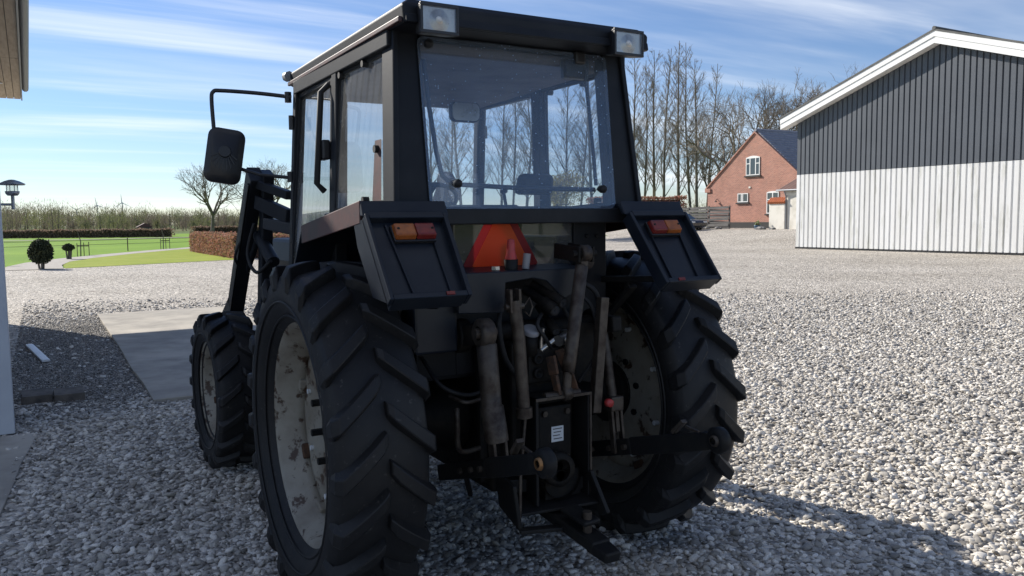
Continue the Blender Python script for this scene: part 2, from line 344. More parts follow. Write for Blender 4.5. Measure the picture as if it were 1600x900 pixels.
def pebble_mat(name, dark):
    m = bpy.data.materials.new(name); m.use_nodes = True; t = m.node_tree; p = t.nodes['Principled BSDF']
    oi = N(t, 'ShaderNodeObjectInfo'); rp = stone_ramp(t); t.links.new(oi.outputs['Random'], rp.inputs[0])
    tcn = N(t, 'ShaderNodeTexCoord'); nz = N(t, 'ShaderNodeTexNoise'); nz.inputs['Scale'].default_value = 3.5; nz.inputs['Detail'].default_value = 5
    t.links.new(tcn.outputs['Object'], nz.inputs['Vector'])
    r2 = N(t, 'ShaderNodeValToRGB'); r2.color_ramp.elements[0].position = 0.3; r2.color_ramp.elements[0].color = (0.74*dark, 0.71*dark, 0.66*dark, 1)
    r2.color_ramp.elements[1].position = 0.7; r2.color_ramp.elements[1].color = (1.10*dark, 1.06*dark, 0.98*dark, 1); t.links.new(nz.outputs['Fac'], r2.inputs[0])
    mx = N(t, 'ShaderNodeMix', data_type='RGBA', blend_type='MULTIPLY'); mx.inputs[0].default_value = 1.0
    t.links.new(rp.outputs[0], mx.inputs[6]); t.links.new(r2.outputs[0], mx.inputs[7]); t.links.new(mx.outputs[2], p.inputs['Base Color'])
    p.inputs['Roughness'].default_value = 0.7; p.inputs['Specular IOR Level'].default_value = 0.3; return m
M['pebble'] = pebble_mat('pebble', 1.0)
M['chip'] = pebble_mat('shaded_stone_chip', 0.5)  # same stone colours darkened: the shed's shade is put into the chips
M['grass'] = pm('field_grass', (0.135, 0.245, 0.020), 0.9, 0, (0.18, 0.30, 0.026), 0.12, 0.4, 0.65, (9, 0.6, 0.05), 0.1, col3=(0.15, 0.22, 0.04), n3=0.7, lo3=0.55, hi3=0.75)
M['lawn'] = pm('lawn_grass', (0.22, 0.275, 0.030), 0.9, 0, (0.28, 0.315, 0.045), 0.5, 0.4, 0.65, (14, 0.6, 0.04), 0.1, col3=(0.31, 0.29, 0.09), n3=2.2, lo3=0.56, hi3=0.75)
M['farm'] = pm('farmland', (0.09, 0.14, 0.035), 0.95, 0, (0.13, 0.13, 0.06), 0.012, 0.4, 0.6, None, 0.1)
M['track'] = pm('pale_gravel_track', (0.40, 0.37, 0.33), 0.9, 0, (0.32, 0.29, 0.25), 2, 0.4, 0.65, (20, 0.4, 0.02), 0.2)

def glass_mat(name, tint, dirt, dirt_haze_col, drop_scale, drop_amt, refl=1.0, rough=0.0):
    m = bpy.data.materials.new(name); m.use_nodes = True; t = m.node_tree; t.nodes.remove(t.nodes['Principled BSDF'])
    tr = N(t, 'ShaderNodeBsdfTransparent'); tr.inputs[0].default_value = (*tint, 1)
    gl = N(t, 'ShaderNodeBsdfGlossy'); gl.inputs['Roughness'].default_value = rough; gl.inputs[0].default_value = (refl, refl, refl, 1)
    lw = N(t, 'ShaderNodeLayerWeight'); lw.inputs['Blend'].default_value = 0.5       # facing = 1-|cos|, the same from both sides of the pane
    pw5 = N(t, 'ShaderNodeMath', operation='POWER'); pw5.inputs[1].default_value = 4.2; t.links.new(lw.outputs['Facing'], pw5.inputs[0])
    fm = N(t, 'ShaderNodeMath', operation='MULTIPLY_ADD'); fm.inputs[1].default_value = 0.9; fm.inputs[2].default_value = 0.07; fm.use_clamp = True; t.links.new(pw5.outputs[0], fm.inputs[0])
    m1 = N(t, 'ShaderNodeMixShader'); t.links.new(fm.outputs[0], m1.inputs[0]); t.links.new(tr.outputs[0], m1.inputs[1]); t.links.new(gl.outputs[0], m1.inputs[2])
    df = N(t, 'ShaderNodeBsdfDiffuse'); df.inputs[0].default_value = (*dirt_haze_col, 1)
    tl = N(t, 'ShaderNodeBsdfTranslucent'); tl.inputs[0].default_value = (*dirt_haze_col, 1)
    m2 = N(t, 'ShaderNodeMixShader'); m2.inputs[0].default_value = 0.35; t.links.new(df.outputs[0], m2.inputs[1]); t.links.new(tl.outputs[0], m2.inputs[2])
    tcn = N(t, 'ShaderNodeTexCoord')
    nz = N(t, 'ShaderNodeTexNoise'); nz.inputs['Scale'].default_value = 3.5; nz.inputs['Detail'].default_value = 6; t.links.new(tcn.outputs['Object'], nz.inputs['Vector'])
    mr = N(t, 'ShaderNodeMapRange'); mr.inputs['From Min'].default_value = 0.3; mr.inputs['From Max'].default_value = 0.75; mr.inputs['To Min'].default_value = dirt*0.55; mr.inputs['To Max'].default_value = dirt*1.5
    t.links.new(nz.outputs['Fac'], mr.inputs['Value'])
    vo = N(t, 'ShaderNodeTexVoronoi'); vo.inputs['Scale'].default_value = drop_scale; t.links.new(tcn.outputs['Object'], vo.inputs['Vector'])
    sp = N(t, 'ShaderNodeSeparateXYZ'); t.links.new(vo.outputs['Color'], sp.inputs[0])
    sz = N(t, 'ShaderNodeMapRange'); sz.inputs['From Min'].default_value = 0.62; sz.inputs['From Max'].default_value = 1.0; sz.inputs['To Min'].default_value = 0.0; sz.inputs['To Max'].default_value = 0.26
    t.links.new(sp.outputs[0], sz.inputs['Value'])
    lt = N(t, 'ShaderNodeMath', operation='LESS_THAN'); t.links.new(vo.outputs['Distance'], lt.inputs[0]); t.links.new(sz.outputs[0], lt.inputs[1])
    ml = N(t, 'ShaderNodeMath', operation='MULTIPLY'); ml.inputs[1].default_value = drop_amt; t.links.new(lt.outputs[0], ml.inputs[0])
    ad = N(t, 'ShaderNodeMath', operation='ADD'); ad.use_clamp = True; t.links.new(mr.outputs[0], ad.inputs[0]); t.links.new(ml.outputs[0], ad.inputs[1])
    m3 = N(t, 'ShaderNodeMixShader'); t.links.new(ad.outputs[0], m3.inputs[0]); t.links.new(m1.outputs[0], m3.inputs[1]); t.links.new(m2.outputs[0], m3.inputs[2])
    t.links.new(m3.outputs[0], t.nodes['Material Output'].inputs[0]); return m
M['glass_rear'] = glass_mat('rear_window_glass', (0.80, 0.88, 0.97), 0.17, (0.42, 0.56, 0.78), 75, 0.55)  # dusty film coloured blue: sky haze painted into the pane
M['glass_side'] = glass_mat('side_window_glass', (0.82, 0.84, 0.86), 0.17, (0.50, 0.50, 0.48), 90, 0.4)
M['glass_front'] = glass_mat('windscreen_glass', (0.88, 0.91, 0.93), 0.05, (0.5, 0.5, 0.5), 80, 0.15)
M['glass_low'] = glass_mat('dirty_lower_window_glass', (0.66, 0.67, 0.66), 0.34, (0.22, 0.22, 0.21), 60, 0.12, 0.8)
M['lampglass'] = glass_mat('lamp_glass', (0.92, 0.92, 0.90), 0.10, (0.6, 0.56, 0.48), 60, 0.1)
def emblem_mat(name, c):
    m = bpy.data.materials.new(name); m.use_nodes = True; t = m.node_tree; p = t.nodes['Principled BSDF']
    p.inputs['Base Color'].default_value = (*c, 1); p.inputs['Roughness'].default_value = 0.5
    tr = N(t, 'ShaderNodeBsdfTranslucent'); tr.inputs[0].default_value = (*c, 1)
    ms = N(t, 'ShaderNodeMixShader'); ms.inputs[0].default_value = 0.5
    t.links.new(p.outputs[0], ms.inputs[1]); t.links.new(tr.outputs[0], ms.inputs[2]); t.links.new(ms.outputs[0], t.nodes['Material Output'].inputs[0]); return m
M['orange'] = emblem_mat('fluorescent_orange_film', (1.0, 0.15, 0.025))
M['darkred'] = emblem_mat('red_reflective_film', (0.40, 0.018, 0.02))
# ================================================================== SETTING: ground
def pix(px, py, dist):          # a point at a given forward distance (used once, to lay out far things)
    d = cf + cr*((px-800)/1265.775) - cu2*((py-450)/1265.775)
    return CAM + d*dist
def grid_sheet(name, xs, yfun, ny, mat, dz, kind='structure'):
    vs = []; fs = []
    for x in xs:
        a, b = yfun(x)
        for j in range(ny+1):
            y = a+(b-a)*j/ny; vs.append((x, y, zg(x, y)+dz))
    for i in range(len(xs)-1):
        for j in range(ny):
            q = i*(ny+1)+j; fs.append((q, q+ny+1, q+ny+2, q+1))
    o = B().add(vs, fs, True).build(name, mat); return tag(o, kind=kind)
gx = [-3000, -900, -300, -100, -40]+list(range(-20, 70, 3))+[90, 150, 400, 1000, 3000]
grid_sheet('ground', gx, lambda x: (-400, 4000), 6, M['farm'], -0.08)
def yfar(x):
    if x < -2: return 33.0
    if x < 6.3: return 33.0+(x+2)/8.3*3.2
    if x < 14: return 36.2+(x-6.3)*0.6
    if x < 46: return 40.8+(x-14)*0.55
    return 58.4
yx = [-30, -20, -12, -6, -2, 0, 2, 4, 6.3, 8, 10, 14]+list(range(16, 70, 2))
grid_sheet('gravel_yard', yx, lambda x: (-28, yfar(x)), 12, M['gravel'], 0.0)
grid_sheet('field', [-90, -40, -10, 0, 10, 20, 30, 34, 40, 46, 60, 80], lambda x: (30 if x < 14 else 41+(x-14)*0.4, 150), 5, M['grass'], -0.03)
def ribbon(name, pts, mat, z):
    vs = []; fs = []
    for i, (x, y, w) in enumerate(pts):
        a = Vector(pts[max(i-1, 0)][:2]); b = Vector(pts[min(i+1, len(pts)-1)][:2]); d = (b-a).normalized(); n = Vector((-d.y, d.x))
        for k in (-1, -0.35, 0.35, 1): vs.append((x+n.x*w*k/2, y+n.y*w*k/2, z))
    for i in range(len(pts)-1):
        for k in range(3): q = i*4+k; fs.append((q, q+1, q+5, q+4))
    return tag(B().add(vs, fs).build(name, mat), kind='structure')
ribbon('farm_track', [(-2.3, 32.6, 2.2), (-2.2, 36, 2.0), (-1.7, 39.5, 1.8), (-0.4, 43.5, 1.6), (2, 48.5, 1.5), (5, 54, 1.5), (9, 60, 1.6), (16, 68, 1.8), (30, 80, 2)], M['track'], 0.014)
ribbon('farm_track', [(-60, 104, 2.5), (-20, 104, 2.5), (6, 104, 2.5), (30, 110, 3.0), (60, 118, 3)], M['track'], 0.014)
# lawn between the yard and the track
lv = [(-1.15, 32.85), (6.4, 35.9), (6.6, 50), (8.4, 57.8), (4.4, 52.0), (1.6, 47.0), (-0.1, 42.6), (-0.85, 39.3), (-1.15, 36)]
tag(B().add([(x, y, 0.010) for x, y in lv], [tuple(range(len(lv)))]).build('lawn', M['lawn']), kind='structure')
# far low hills
hv = []; hf = []; nh = 60
for i in range(nh+1):
    a = RAD(-75)+RAD(150)*i/nh; rr = 1100
    h = 7+4.5*math.sin(i*0.33+1)+3.0*math.sin(i*0.9)+(5 if i > 36 else 0)
    for (r_, z_) in ((rr-260, -1), (rr-90, h*0.62), (rr, h), (rr+200, -1)): hv.append((r_*math.sin(a), r_*math.cos(a), z_))
for i in range(nh):
    for j in range(3): q = i*4+j; hf.append((q, q+4, q+5, q+1))
tag(B().add(hv, hf, True).build('hills', pm('hill_field', (0.10, 0.13, 0.06), 0.95, 0, (0.12, 0.11, 0.075), 0.008, 0.4, 0.6)), kind='structure')

# ------------------------------------------------------------------ loose stones on the yard (uncountable)
def blocked(x, y):
    if x < -2.31 and y > 3.9: return True
    if -1.07 < x < 1.3 and 4.72 < y < 13.5: return True
    if x < -2.10-0.05*math.sin(y*2.1+1)-0.16*random.random()**2 and 1.3 < y < 4.03: return True
    if -2.2 < x < -1.62 and 5.28 < y < 5.72: return True
    return False
def scatter(name, n, fn, mat, zlo, zhi):
    pts = []; sc = []; rot = []
    while len(pts) < n:
        r = fn()
        if r is None: continue
        x, y, s = r
        pts.append((x, y, zg(x, y)+random.uniform(zlo, zhi)*s/0.036))
        sc.append((s*0.5*random.uniform(0.85, 1.35), s*0.5*random.uniform(0.7, 1.0), s*0.5*random.uniform(0.40, 0.68)))
        rot.append((random.gauss(0, 0.35), random.gauss(0, 0.35), random.uniform(0, 6.283)))
    me = bpy.data.meshes.new(name); me.from_pydata(pts, [], [])
    for an, dat in (('stone_scale', sc), ('stone_rot', rot)):
        a = me.attributes.new(an, 'FLOAT_VECTOR', 'POINT'); a.data.foreach_set('vector', np.array(dat, dtype=np.float32).ravel())
    o = bpy.data.objects.new(name, me); COL.objects.link(o); me.materials.append(mat)
    ng = bpy.data.node_groups.new(name, 'GeometryNodeTree')
    ng.interface.new_socket('Geometry', in_out='INPUT', socket_type='NodeSocketGeometry'); ng.interface.new_socket('Geometry', in_out='OUTPUT', socket_type='NodeSocketGeometry')
    gi = ng.nodes.new('NodeGroupInput'); go = ng.nodes.new('NodeGroupOutput'); L = ng.links
    g2i = ng.nodes.new('GeometryNodeGeometryToInstance')
    for k in range(6):
        ico = ng.nodes.new('GeometryNodeMeshIcoSphere'); ico.inputs['Radius'].default_value = 1.0; ico.inputs['Subdivisions'].default_value = 2
        pos = ng.nodes.new('GeometryNodeInputPosition'); ofs = ng.nodes.new('ShaderNodeVectorMath'); ofs.operation = 'ADD'; ofs.inputs[1].default_value = (k*7.3, k*3.1, k*5.7)
        L.new(pos.outputs[0], ofs.inputs[0])
        nz = ng.nodes.new('ShaderNodeTexNoise'); nz.inputs['Scale'].default_value = 0.9; nz.inputs['Detail'].default_value = 1.5; L.new(ofs.outputs[0], nz.inputs['Vector'])
        sub = ng.nodes.new('ShaderNodeVectorMath'); sub.operation = 'SUBTRACT'; sub.inputs[1].default_value = (0.5, 0.5, 0.5); L.new(nz.outputs['Color'], sub.inputs[0])
        scl = ng.nodes.new('ShaderNodeVectorMath'); scl.operation = 'SCALE'; scl.inputs['Scale'].default_value = 1.3; L.new(sub.outputs[0], scl.inputs[0])
        sp = ng.nodes.new('GeometryNodeSetPosition'); L.new(ico.outputs[0], sp.inputs['Geometry']); L.new(scl.outputs[0], sp.inputs['Offset'])
        sm = ng.nodes.new('GeometryNodeSetShadeSmooth'); L.new(sp.outputs[0], sm.inputs['Geometry'])
        ma = ng.nodes.new('GeometryNodeSetMaterial'); ma.inputs['Material'].default_value = mat; L.new(sm.outputs[0], ma.inputs['Geometry'])
        L.new(ma.outputs[0], g2i.inputs[0])
    iop = ng.nodes.new('GeometryNodeInstanceOnPoints'); iop.inputs['Pick Instance'].default_value = True
    na = ng.nodes.new('GeometryNodeInputNamedAttribute'); na.data_type = 'FLOAT_VECTOR'; na.inputs['Name'].default_value = 'stone_scale'
    nr = ng.nodes.new('GeometryNodeInputNamedAttribute'); nr.data_type = 'FLOAT_VECTOR'; nr.inputs['Name'].default_value = 'stone_rot'
    L.new(gi.outputs[0], iop.inputs['Points']); L.new(g2i.outputs[0], iop.inputs['Instance'])
    L.new(na.outputs['Attribute'], iop.inputs['Scale']); L.new(nr.outputs['Attribute'], iop.inputs['Rotation'])
    L.new(iop.outputs[0], go.inputs[0])
    md = o.modifiers.new('stones', 'NODES'); md.node_group = ng
    return o
DMAX = 19.0
def yard_pt():
    while True:
        d = math.sqrt(random.uniform(3.2**2, DMAX**2))
        if random.random() > (1.0 if d < 5.5 else max(0.0, 1.0-(d-5.5)/(DMAX-5.5))**1.25): continue
        l = random.uniform(-0.86, 0.86)*d
        x = CAM.x+f0.x*d+r0.x*l; y = CAM.y+f0.y*d+r0.y*l
        if blocked(x, y): return None
        if x < -1.0 and 5.0+0.5*math.sin(x*5) < y < 12.2 and random.random() < 0.93: return None
        s = max(0.017, min(0.062, random.lognormvariate(math.log(0.0300), 0.30)))*(1+0.15*max(0, d-6)/8)
        return x, y, s
tag(scatter('gravel_stones', 190000, yard_pt, M['pebble'], -0.014, 0.010), 'loose rounded grey and tan pebbles covering the yard', 'gravel', kind='stuff')
def chip_pt():
    x = random.uniform(-2.3, -1.0); y = random.uniform(4.2, 13.6)
    if blocked(x, y) or y < 4.9+random.uniform(-0.5, 0.5) or y > 13.6-2.2*random.random()**2: return None
    return x, y, random.lognormvariate(math.log(0.017), 0.25)
tag(scatter('gravel_chips', 26000, chip_pt, M['chip'], -0.006, 0.012), 'finer stone chips tinted dark for shade between the shed wall and the concrete slab', 'gravel', kind='stuff')

# ------------------------------------------------------------------ slab, apron, blocks, strip
def rough_slab(name, x0, x1, y0, y1, z0, z1, mat, jit=0.012, n=9):
    pts = []
    for (ax, ay, bx, by) in ((x0, y0, x1, y0), (x1, y0, x1, y1), (x1, y1, x0, y1), (x0, y1, x0, y0)):
        for i in range(n):
            t = i/n; j = 0 if i == 0 else jit
            pts.append((ax+(bx-ax)*t+random.uniform(-j, j), ay+(by-ay)*t+random.uniform(-j, j)))
    return B().prism(pts, 'z', z0, z1).build(name, mat, bevel=0.006)
o = rough_slab('concrete_slab', -1.08, 1.25, 4.74, 13.45, -0.06, 0.035, M['concrete'])
tag(o, 'large flat concrete slab set in the gravel ahead of the tractor', 'slab')
o = B().prism([(-5.2, 1.2), (-2.42, 1.35), (-2.28, 1.6), (-2.22, 1.95), (-2.17, 2.5), (-2.13, 3.1), (-2.07, 3.6), (-2.05, 3.85), (-2.08, 4.03), (-5.2, 4.03)], 'z', -0.06, 0.018).build('concrete_apron', M['concrete'], bevel=0.006)
tag(o, 'grey concrete apron at the foot of the shed wall', 'slab')
for (x0, x1, y0, y1, lab) in ((-2.17, -1.905, 5.36, 5.74, 'weathered concrete block nearer the shed wall, left of its pair'), (-1.895, -1.63, 5.28, 5.66, 'weathered concrete block farther from the shed wall, right of its pair')):
    bo = rough_slab('concrete_block', -(x1-x0)/2, (x1-x0)/2, -(y1-y0)/2, (y1-y0)/2, -0.04, 0.075, M['paver'], 0.008, 4)
    bo.location = ((x0+x1)/2, (y0+y1)/2, 0); tag(bo, lab, 'block', 'pair of concrete blocks by the shed wall')
o = B().prism([(-0.045, 0), (0.045, 0), (0.045, 0.022), (0.02, 0.028), (-0.02, 0.028), (-0.045, 0.022)], 'y', -0.85, 0.85).build('plastic_strip', M['white'], bevel=0.003)
o.location = (-2.045, 8.8, 0.014); o.rotation_euler = (0, 0, RAD(6.6)); tag(o, 'white strip of trim lying on the fine chippings by the shed', 'strip')

# ------------------------------------------------------------------ left shed
shed = empty('metal_clad_shed', (-2.19, 4.08, 0), RAD(0.6))
tag(shed, 'pale grey metal clad shed with boarded eaves at the left edge', 'shed')
o = B().box(-7, -0.20, 0.06, 5.4, 0, 4.34).build('wall', M['lwall'], shed)
B().box(-7, -0.9, 5.4, 10.4, 0, 4.34).build('shade_wing_wall', M['lwall'], shed)  # unseen wing, added and sized to cast the shade beside the shed
def clad(w, h, d, mat, name='cladding_panel'):
    poly = [(0.02, 0), (0.035, d), (w-0.035, d), (w-0.02, 0)]
    return B().prism(poly, 'z', 0, h).mesh(name, mat)
pw = 0.2; me = clad(pw, 4.1, 0.05, M['lwall'])
for i in range(26):
    o = bpy.data.objects.new('cladding_panel', me); COL.objects.link(o); o.parent = shed; o.location = (-0.20, 5.38-pw*i, 0.14); o.rotation_euler = (0, 0, -PI/2)
for i in range(34):
    o = bpy.data.objects.new('cladding_panel', me); COL.objects.link(o); o.parent = shed; o.location = (-0.14-pw*i, 0.06, 0.14); o.rotation_euler = (0, 0, PI)
B().box(-0.13, 0.0, -0.02, 0.11, 0.02, 4.3).build('corner_trim', M['lwall'], shed, bevel=0.006)
B().box(-0.24, -0.14, 5.42, 5.5, 0.02, 4.3).build('corner_trim', M['lwall'], shed, bevel=0.006)
B().box(-7, -0.17, 0.01, 5.42, 0.0, 0.12).build('plinth', M['concrete'], shed)
sw = 0.128
for i in range(9):
    x1 = 0.185-sw*i
    for (a, b) in ((1.0, 3.3), (3.31, 7.7), (7.71, 12.55)):
        off = random.uniform(-0.5, 0.5) if b < 12 else 0
        B().box(x1-sw+0.009, x1, a, b, 4.36+random.uniform(0, 0.003), 4.385).build('soffit_board', M['soffit'], shed)
B().box(-7.1, 0.19, 1.0, 12.6, 4.40, 4.43).build('soffit_backing', M['paint'], shed)
B().box(0.19, 0.215, 1.0, 12.62, 4.34, 4.62).build('fascia', M['zinc'], shed)
B().tube([(0.275, 1.0, 4.52), (0.275, 12.0, 4.50)], 0.06, 10).build('gutter', M['zinc'], shed)
B().prism([(0.33, 4.60), (0.33, 4.66), (-3.7, 6.02), (-7.6, 4.66), (-7.6, 4.60), (-3.7, 5.94)], 'y', 1.0, 12.7).build('roof', M['roofsheet'], shed)
B().prism([(-0.09, 4.34), (-3.7, 5.9), (-7.0, 4.34)], 'y', 10.3, 10.4).build('gable', M['lwall'], shed)
B().prism([(-0.09, 4.34), (-3.7, 5.9), (-7.0, 4.34)], 'y', 1.06, 1.16).build('gable', M['lwall'], shed)
# wall lamp on the shed
lp = empty('wall_lamp', (-2.14, 5.6, 1.99)); lp.scale = (.84, .84, .84); tag(lp, 'galvanised outdoor lamp with a round hat shade on the shed wall', 'lamp')
B().tube([(-0.34, 0, -0.10), (0.0, 0, -0.10)], 0.014, 8).build('bracket', M['galv'], lp)
B().tube([(0.0, 0, -0.155), (0.0, 0, 0.0)], 0.018, 8).build('stem', M['galv'], lp)
B().lathe([(0.0, 0.001), (0.0, 0.05), (0.02, 0.068), (0.05, 0.075), (0.055, 0.001)], 20, 'z').build('lamp_base', M['galv'], lp)
B().lathe([(0.055, 0.048), (0.12, 0.052)], 20, 'z').build('lamp_glass', M['lampglass'], lp)
for k in range(4):
    a = k*PI/2+0.4; B().tube([(0.06*math.cos(a), 0.06*math.sin(a), 0.05), (0.06*math.cos(a), 0.06*math.sin(a), 0.125)], 0.005, 6).build('guard_rod', M['galv'], lp)
B().lathe([(0.12, 0.001), (0.12, 0.13), (0.135, 0.135), (0.165, 0.075), (0.18, 0.03), (0.183, 0.001)], 28, 'z').build('lamp_shade', M['galv'], lp)

# ------------------------------------------------------------------ right barn
barn = empty('machine_barn', (33.2, 18.7, 0)); tag(barn, 'large barn with white lower and charcoal upper metal cladding', 'barn')
HW = 7.85; EZ = 6.62; RZ = 9.30     # half width, eave and ridge height under the verge
def barn_h(y): return EZ+(RZ-EZ)*(1-abs(y)/HW)
B().prism([(-HW, 0.1), (HW, 0.1), (HW, EZ), (0, RZ), (-HW, EZ)], 'x', 0.06, 26).build('wall', M['dark_panel'], barn)
B().box(0.02, 0.12, -HW-0.02, HW+0.02, 0, 0.10).build('plinth', M['plinth'], barn)
npan = 56; pwid = 2*HW/npan
wme = B().prism([(0.02, 0.005), (0.045, -0.05), (pwid-0.045, -0.05), (pwid-0.02, 0.005)], 'z', 0.10, 3.93).mesh('cladding_panel', M['wht_panel'])
for i in range(npan):
    ya = HW-i*pwid
    o = bpy.data.objects.new('cladding_panel', wme); COL.objects.link(o); o.parent = barn; o.location = (0.04+random.uniform(-0.004, 0.004), ya, 0); o.rotation_euler = (0, 0, -PI/2)
    # (local x runs to -Y, local -y runs to -X)
    h1, h2 = barn_h(ya-0.05), barn_h(ya-pwid+0.05)
    vs = []
    for (yy, hh) in ((ya-0.014, barn_h(ya-0.014)), (ya-0.04, h1), (ya-pwid+0.04, h2), (ya-pwid+0.014, barn_h(ya-pwid+0.014))):
        vs.append((yy, hh))
    xs_ = (0.045, 0.0, 0.0, 0.045); z0 = 3.95
    b = B(); pts = [(xs_[k], vs[k][0], z0) for k in range(4)]+[(xs_[k], vs[k][0], vs[k][1]) for k in range(4)]
    b.add(pts, [(0, 1, 2, 3), (7, 6, 5, 4), (0, 4, 5, 1), (1, 5, 6, 2), (2, 6, 7, 3), (3, 7, 4, 0)])
    ob = b.build('cladding_panel', M['dark_panel'], barn)
B().box(0.044, 0.056, -HW, HW, 0.1, 3.94).build('white_backing', M['wht_panel'], barn)
OV = 0.44; sl_ = (RZ-EZ)/HW
for s in (1, -1):
    y1 = s*(HW+0.75); zr, ze = RZ+0.0, RZ-sl_*(HW+0.75)
    for (dz0, dz1, dx, nm) in ((0.02, 0.30, 0.0, 'verge_board'), (0.305, 0.56, -0.03, 'verge_board')):
        a = [(0, zr+dz0), (0, zr+dz1), (y1, ze+dz1), (y1, ze+dz0)]
        B().prism(a if s > 0 else a[::-1], 'x', -OV+dx, -OV+dx+0.035).build(nm, M['white'], barn)
    a = [(0, zr+0.56), (0, zr+0.64), (y1+s*0.05, ze+0.64), (y1+s*0.05, ze+0.56)]
    B().prism(a if s > 0 else a[::-1], 'x', -OV-0.06, 26.5).build('roof', M['roofsheet'], barn)
    a = [(0, zr+0.02), (0, zr+0.05), (y1, ze+0.05), (y1, ze+0.02)]
    B().prism(a if s > 0 else a[::-1], 'x', -OV+0.04, 0.05).build('soffit', M['white'], barn)
B().tube([(-OV-0.07, 0, RZ+0.66), (26.5, 0, RZ+0.66)], 0.09, 8).build('ridge_cap', M['roofsheet'], barn)

# ------------------------------------------------------------------ brick house
house = empty('brick_house', (50, 45.3, 0.80)); tag(house, 'red brick gabled farmhouse with a dark tiled roof', 'house')
B().prism([(-5.5, 0.0), (5.5, 0.0), (5.5, 3.55), (0, 7.92), (-5.5, 3.55)], 'x', 0, 15).build('wall', M['brick'], house)
B().box(-0.04, 15.1, -5.54, 5.54, -0.6, 0.5).build('plinth', M['plinth'], house)
for s in (1, -1):
    # brick verge with corbel
    a = [(0, 7.92), (0, 8.06), (s*5.72, 3.52), (s*5.72, 3.38)]
    B().prism(a if s < 0 else a[::-1], 'x', -0.10, 0.16).build('verge', M['brick'], house)
    B().box(-0.11, 0.12, s*5.42-0.34, s*5.42+0.34, 3.15, 3.50).build('corbel', M['brick'], house, bevel=0.02)
    # stepped tile courses
    nrow = 22; b = B(); slx = 5.9; th = (8.06-3.36)
    for k in range(nrow):
        t0, t1 = k/nrow, (k+1)/nrow
        ya, yb = s*(5.9-slx*t0), s*(5.9-slx*t1); za, zb = 3.28+th*1.03*t0, 3.28+th*1.03*t1
        pts = [(ya, za), (yb, zb), (yb, zb+0.05), (ya, za+0.12)]
        b.prism(pts if s > 0 else pts[::-1], 'x', 0.10, 15.2)
    b.build('roof_tiles', M['slate'], house)
B().tube([(0.0, 0, 8.14), (15.2, 0, 8.14)], 0.14, 8).build('ridge_tiles', M['slate'], house)
ch = B().box(7.2, 8.3, -0.4, 0.4, 7.2, 9.3).build('chimney', M['brick'], house, bevel=0.01)
B().box(7.1, 8.4, -0.5, 0.5, 9.3, 9.45).build('chimney_cap', M['brick'], ch)
def hwindow(name, y0, y1, z0, z1, mull, arch=0.0, sill=True, transom=None):
    w = B().box(-0.035, 0.05, y0, y1, z0, z1)
    root = w.build(name, M['winglass'], house)
    t = 0.07
    f = B()
    f.box(-0.06, -0.02, y0, y0+t, z0, z1).box(-0.06, -0.02, y1-t, y1, z0, z1).box(-0.06, -0.02, y0+t, y1-t, z0, z0+t).box(-0.06, -0.02, y0+t, y1-t, z1-t, z1)
    for m_ in mull: f.box(-0.058, -0.02, m_-0.045, m_+0.045, z0+t, z1-t)
    if transom:
        for (a_, b_, z_) in transom: f.box(-0.056, -0.02, a_, b_, z_-0.035, z_+0.035)
    f.build('frame', M['winwhite'], root)
    if arch:
        pts = [(y0, z1), (y1, z1)]+[(y1+(y0-y1)*i/6, z1+arch*math.sin(PI*i/6)) for i in range(1, 6)]
        B().prism(pts, 'x', -0.05, 0.04).build('arch_panel', M['winwhite'], root)
    if sill: B().box(-0.13, 0.0, y0-0.15, y1+0.15, z0-0.14, z0-0.03).build('sill', M['plinth'], root)
hwindow('gable_window', -0.60, 0.92, 4.42, 5.9, (0.47, -0.15), 0.14, True, [(-0.53, -0.195, 5.4), (0.515, 0.85, 5.4)])
hwindow('small_window', 0.65, 1.83, 2.20, 2.95, (1.24, 1.40), 0)
hwindow('tall_window', -2.65, -1.4, 1.2, 2.95, (-2.02,), 0.08, True, [(-2.58, -1.47, 2.35)])
B().box(-0.05, 0.02, 0.4, 0.6, 3.35, 3.5).build('air_vent', M['whitewash'], house)
wl_ = B().tube([(0, 4.28, 2.55), (-0.16, 4.28, 2.5), (-0.2, 4.28, 2.4)], 0.025, 6).build('wall_light', M['plinth'], house)
B().lathe([(0, 0.04), (-0.12, 0.13)], 12, 'z', (-0.2, 4.28, 2.42)).build('light_shade', M['plinth'], wl_)

annex = empty('white_outbuilding', (46, 34.5, 0.72)); tag(annex, 'low whitewashed outbuilding with a brown sheet roof beside the brick house', 'outbuilding')
B().box(0, 4, -4, 4.0, -0.5, 2.95).build('wall', M['whitewash'], annex)
b = B()
nr = 48; ys = [4.6-8.9*i/nr for i in range(nr+1)]
vs = []
for i, y in enumerate(ys):
    dz = 0.05 if i % 2 else 0.0
    vs += [(-0.25, y, 2.98+dz), (4.1, y, 4.85+dz)]
b.add(vs, [(2*i, 2*i+1, 2*i+3, 2*i+2) for i in range(nr)]); b.build('roof', M['redsheet'], annex)
B().tube([(-0.3, 4.6, 2.95), (-0.3, -4.3, 2.93)], 0.07, 8).build('gutter', M['zinc'], annex)
B().tube([(-0.3, 3.85, 2.9), (-0.1, 3.85, 2.5), (-0.06, 3.85, 0.0)], 0.05, 8).build('drain_pipe', M['zinc'], annex)
w = B().box(-0.02, 0.05, 1.2, 2.3, 1.2, 2.5).build('window', M['winglass'], annex)
B().box(-0.04, -0.005, 1.15, 2.35, 1.1, 1.2).box(-0.04, -0.005, 1.15, 1.22, 1.2, 2.5).box(-0.04, -0.005, 2.28, 2.35, 1.2, 2.5).build('frame', M['winwhite'], w)
gw = empty('garden_wall', (45.9, 39.2, 0.70)); tag(gw, 'short whitewashed garden wall capped with orange tiles', 'wall')
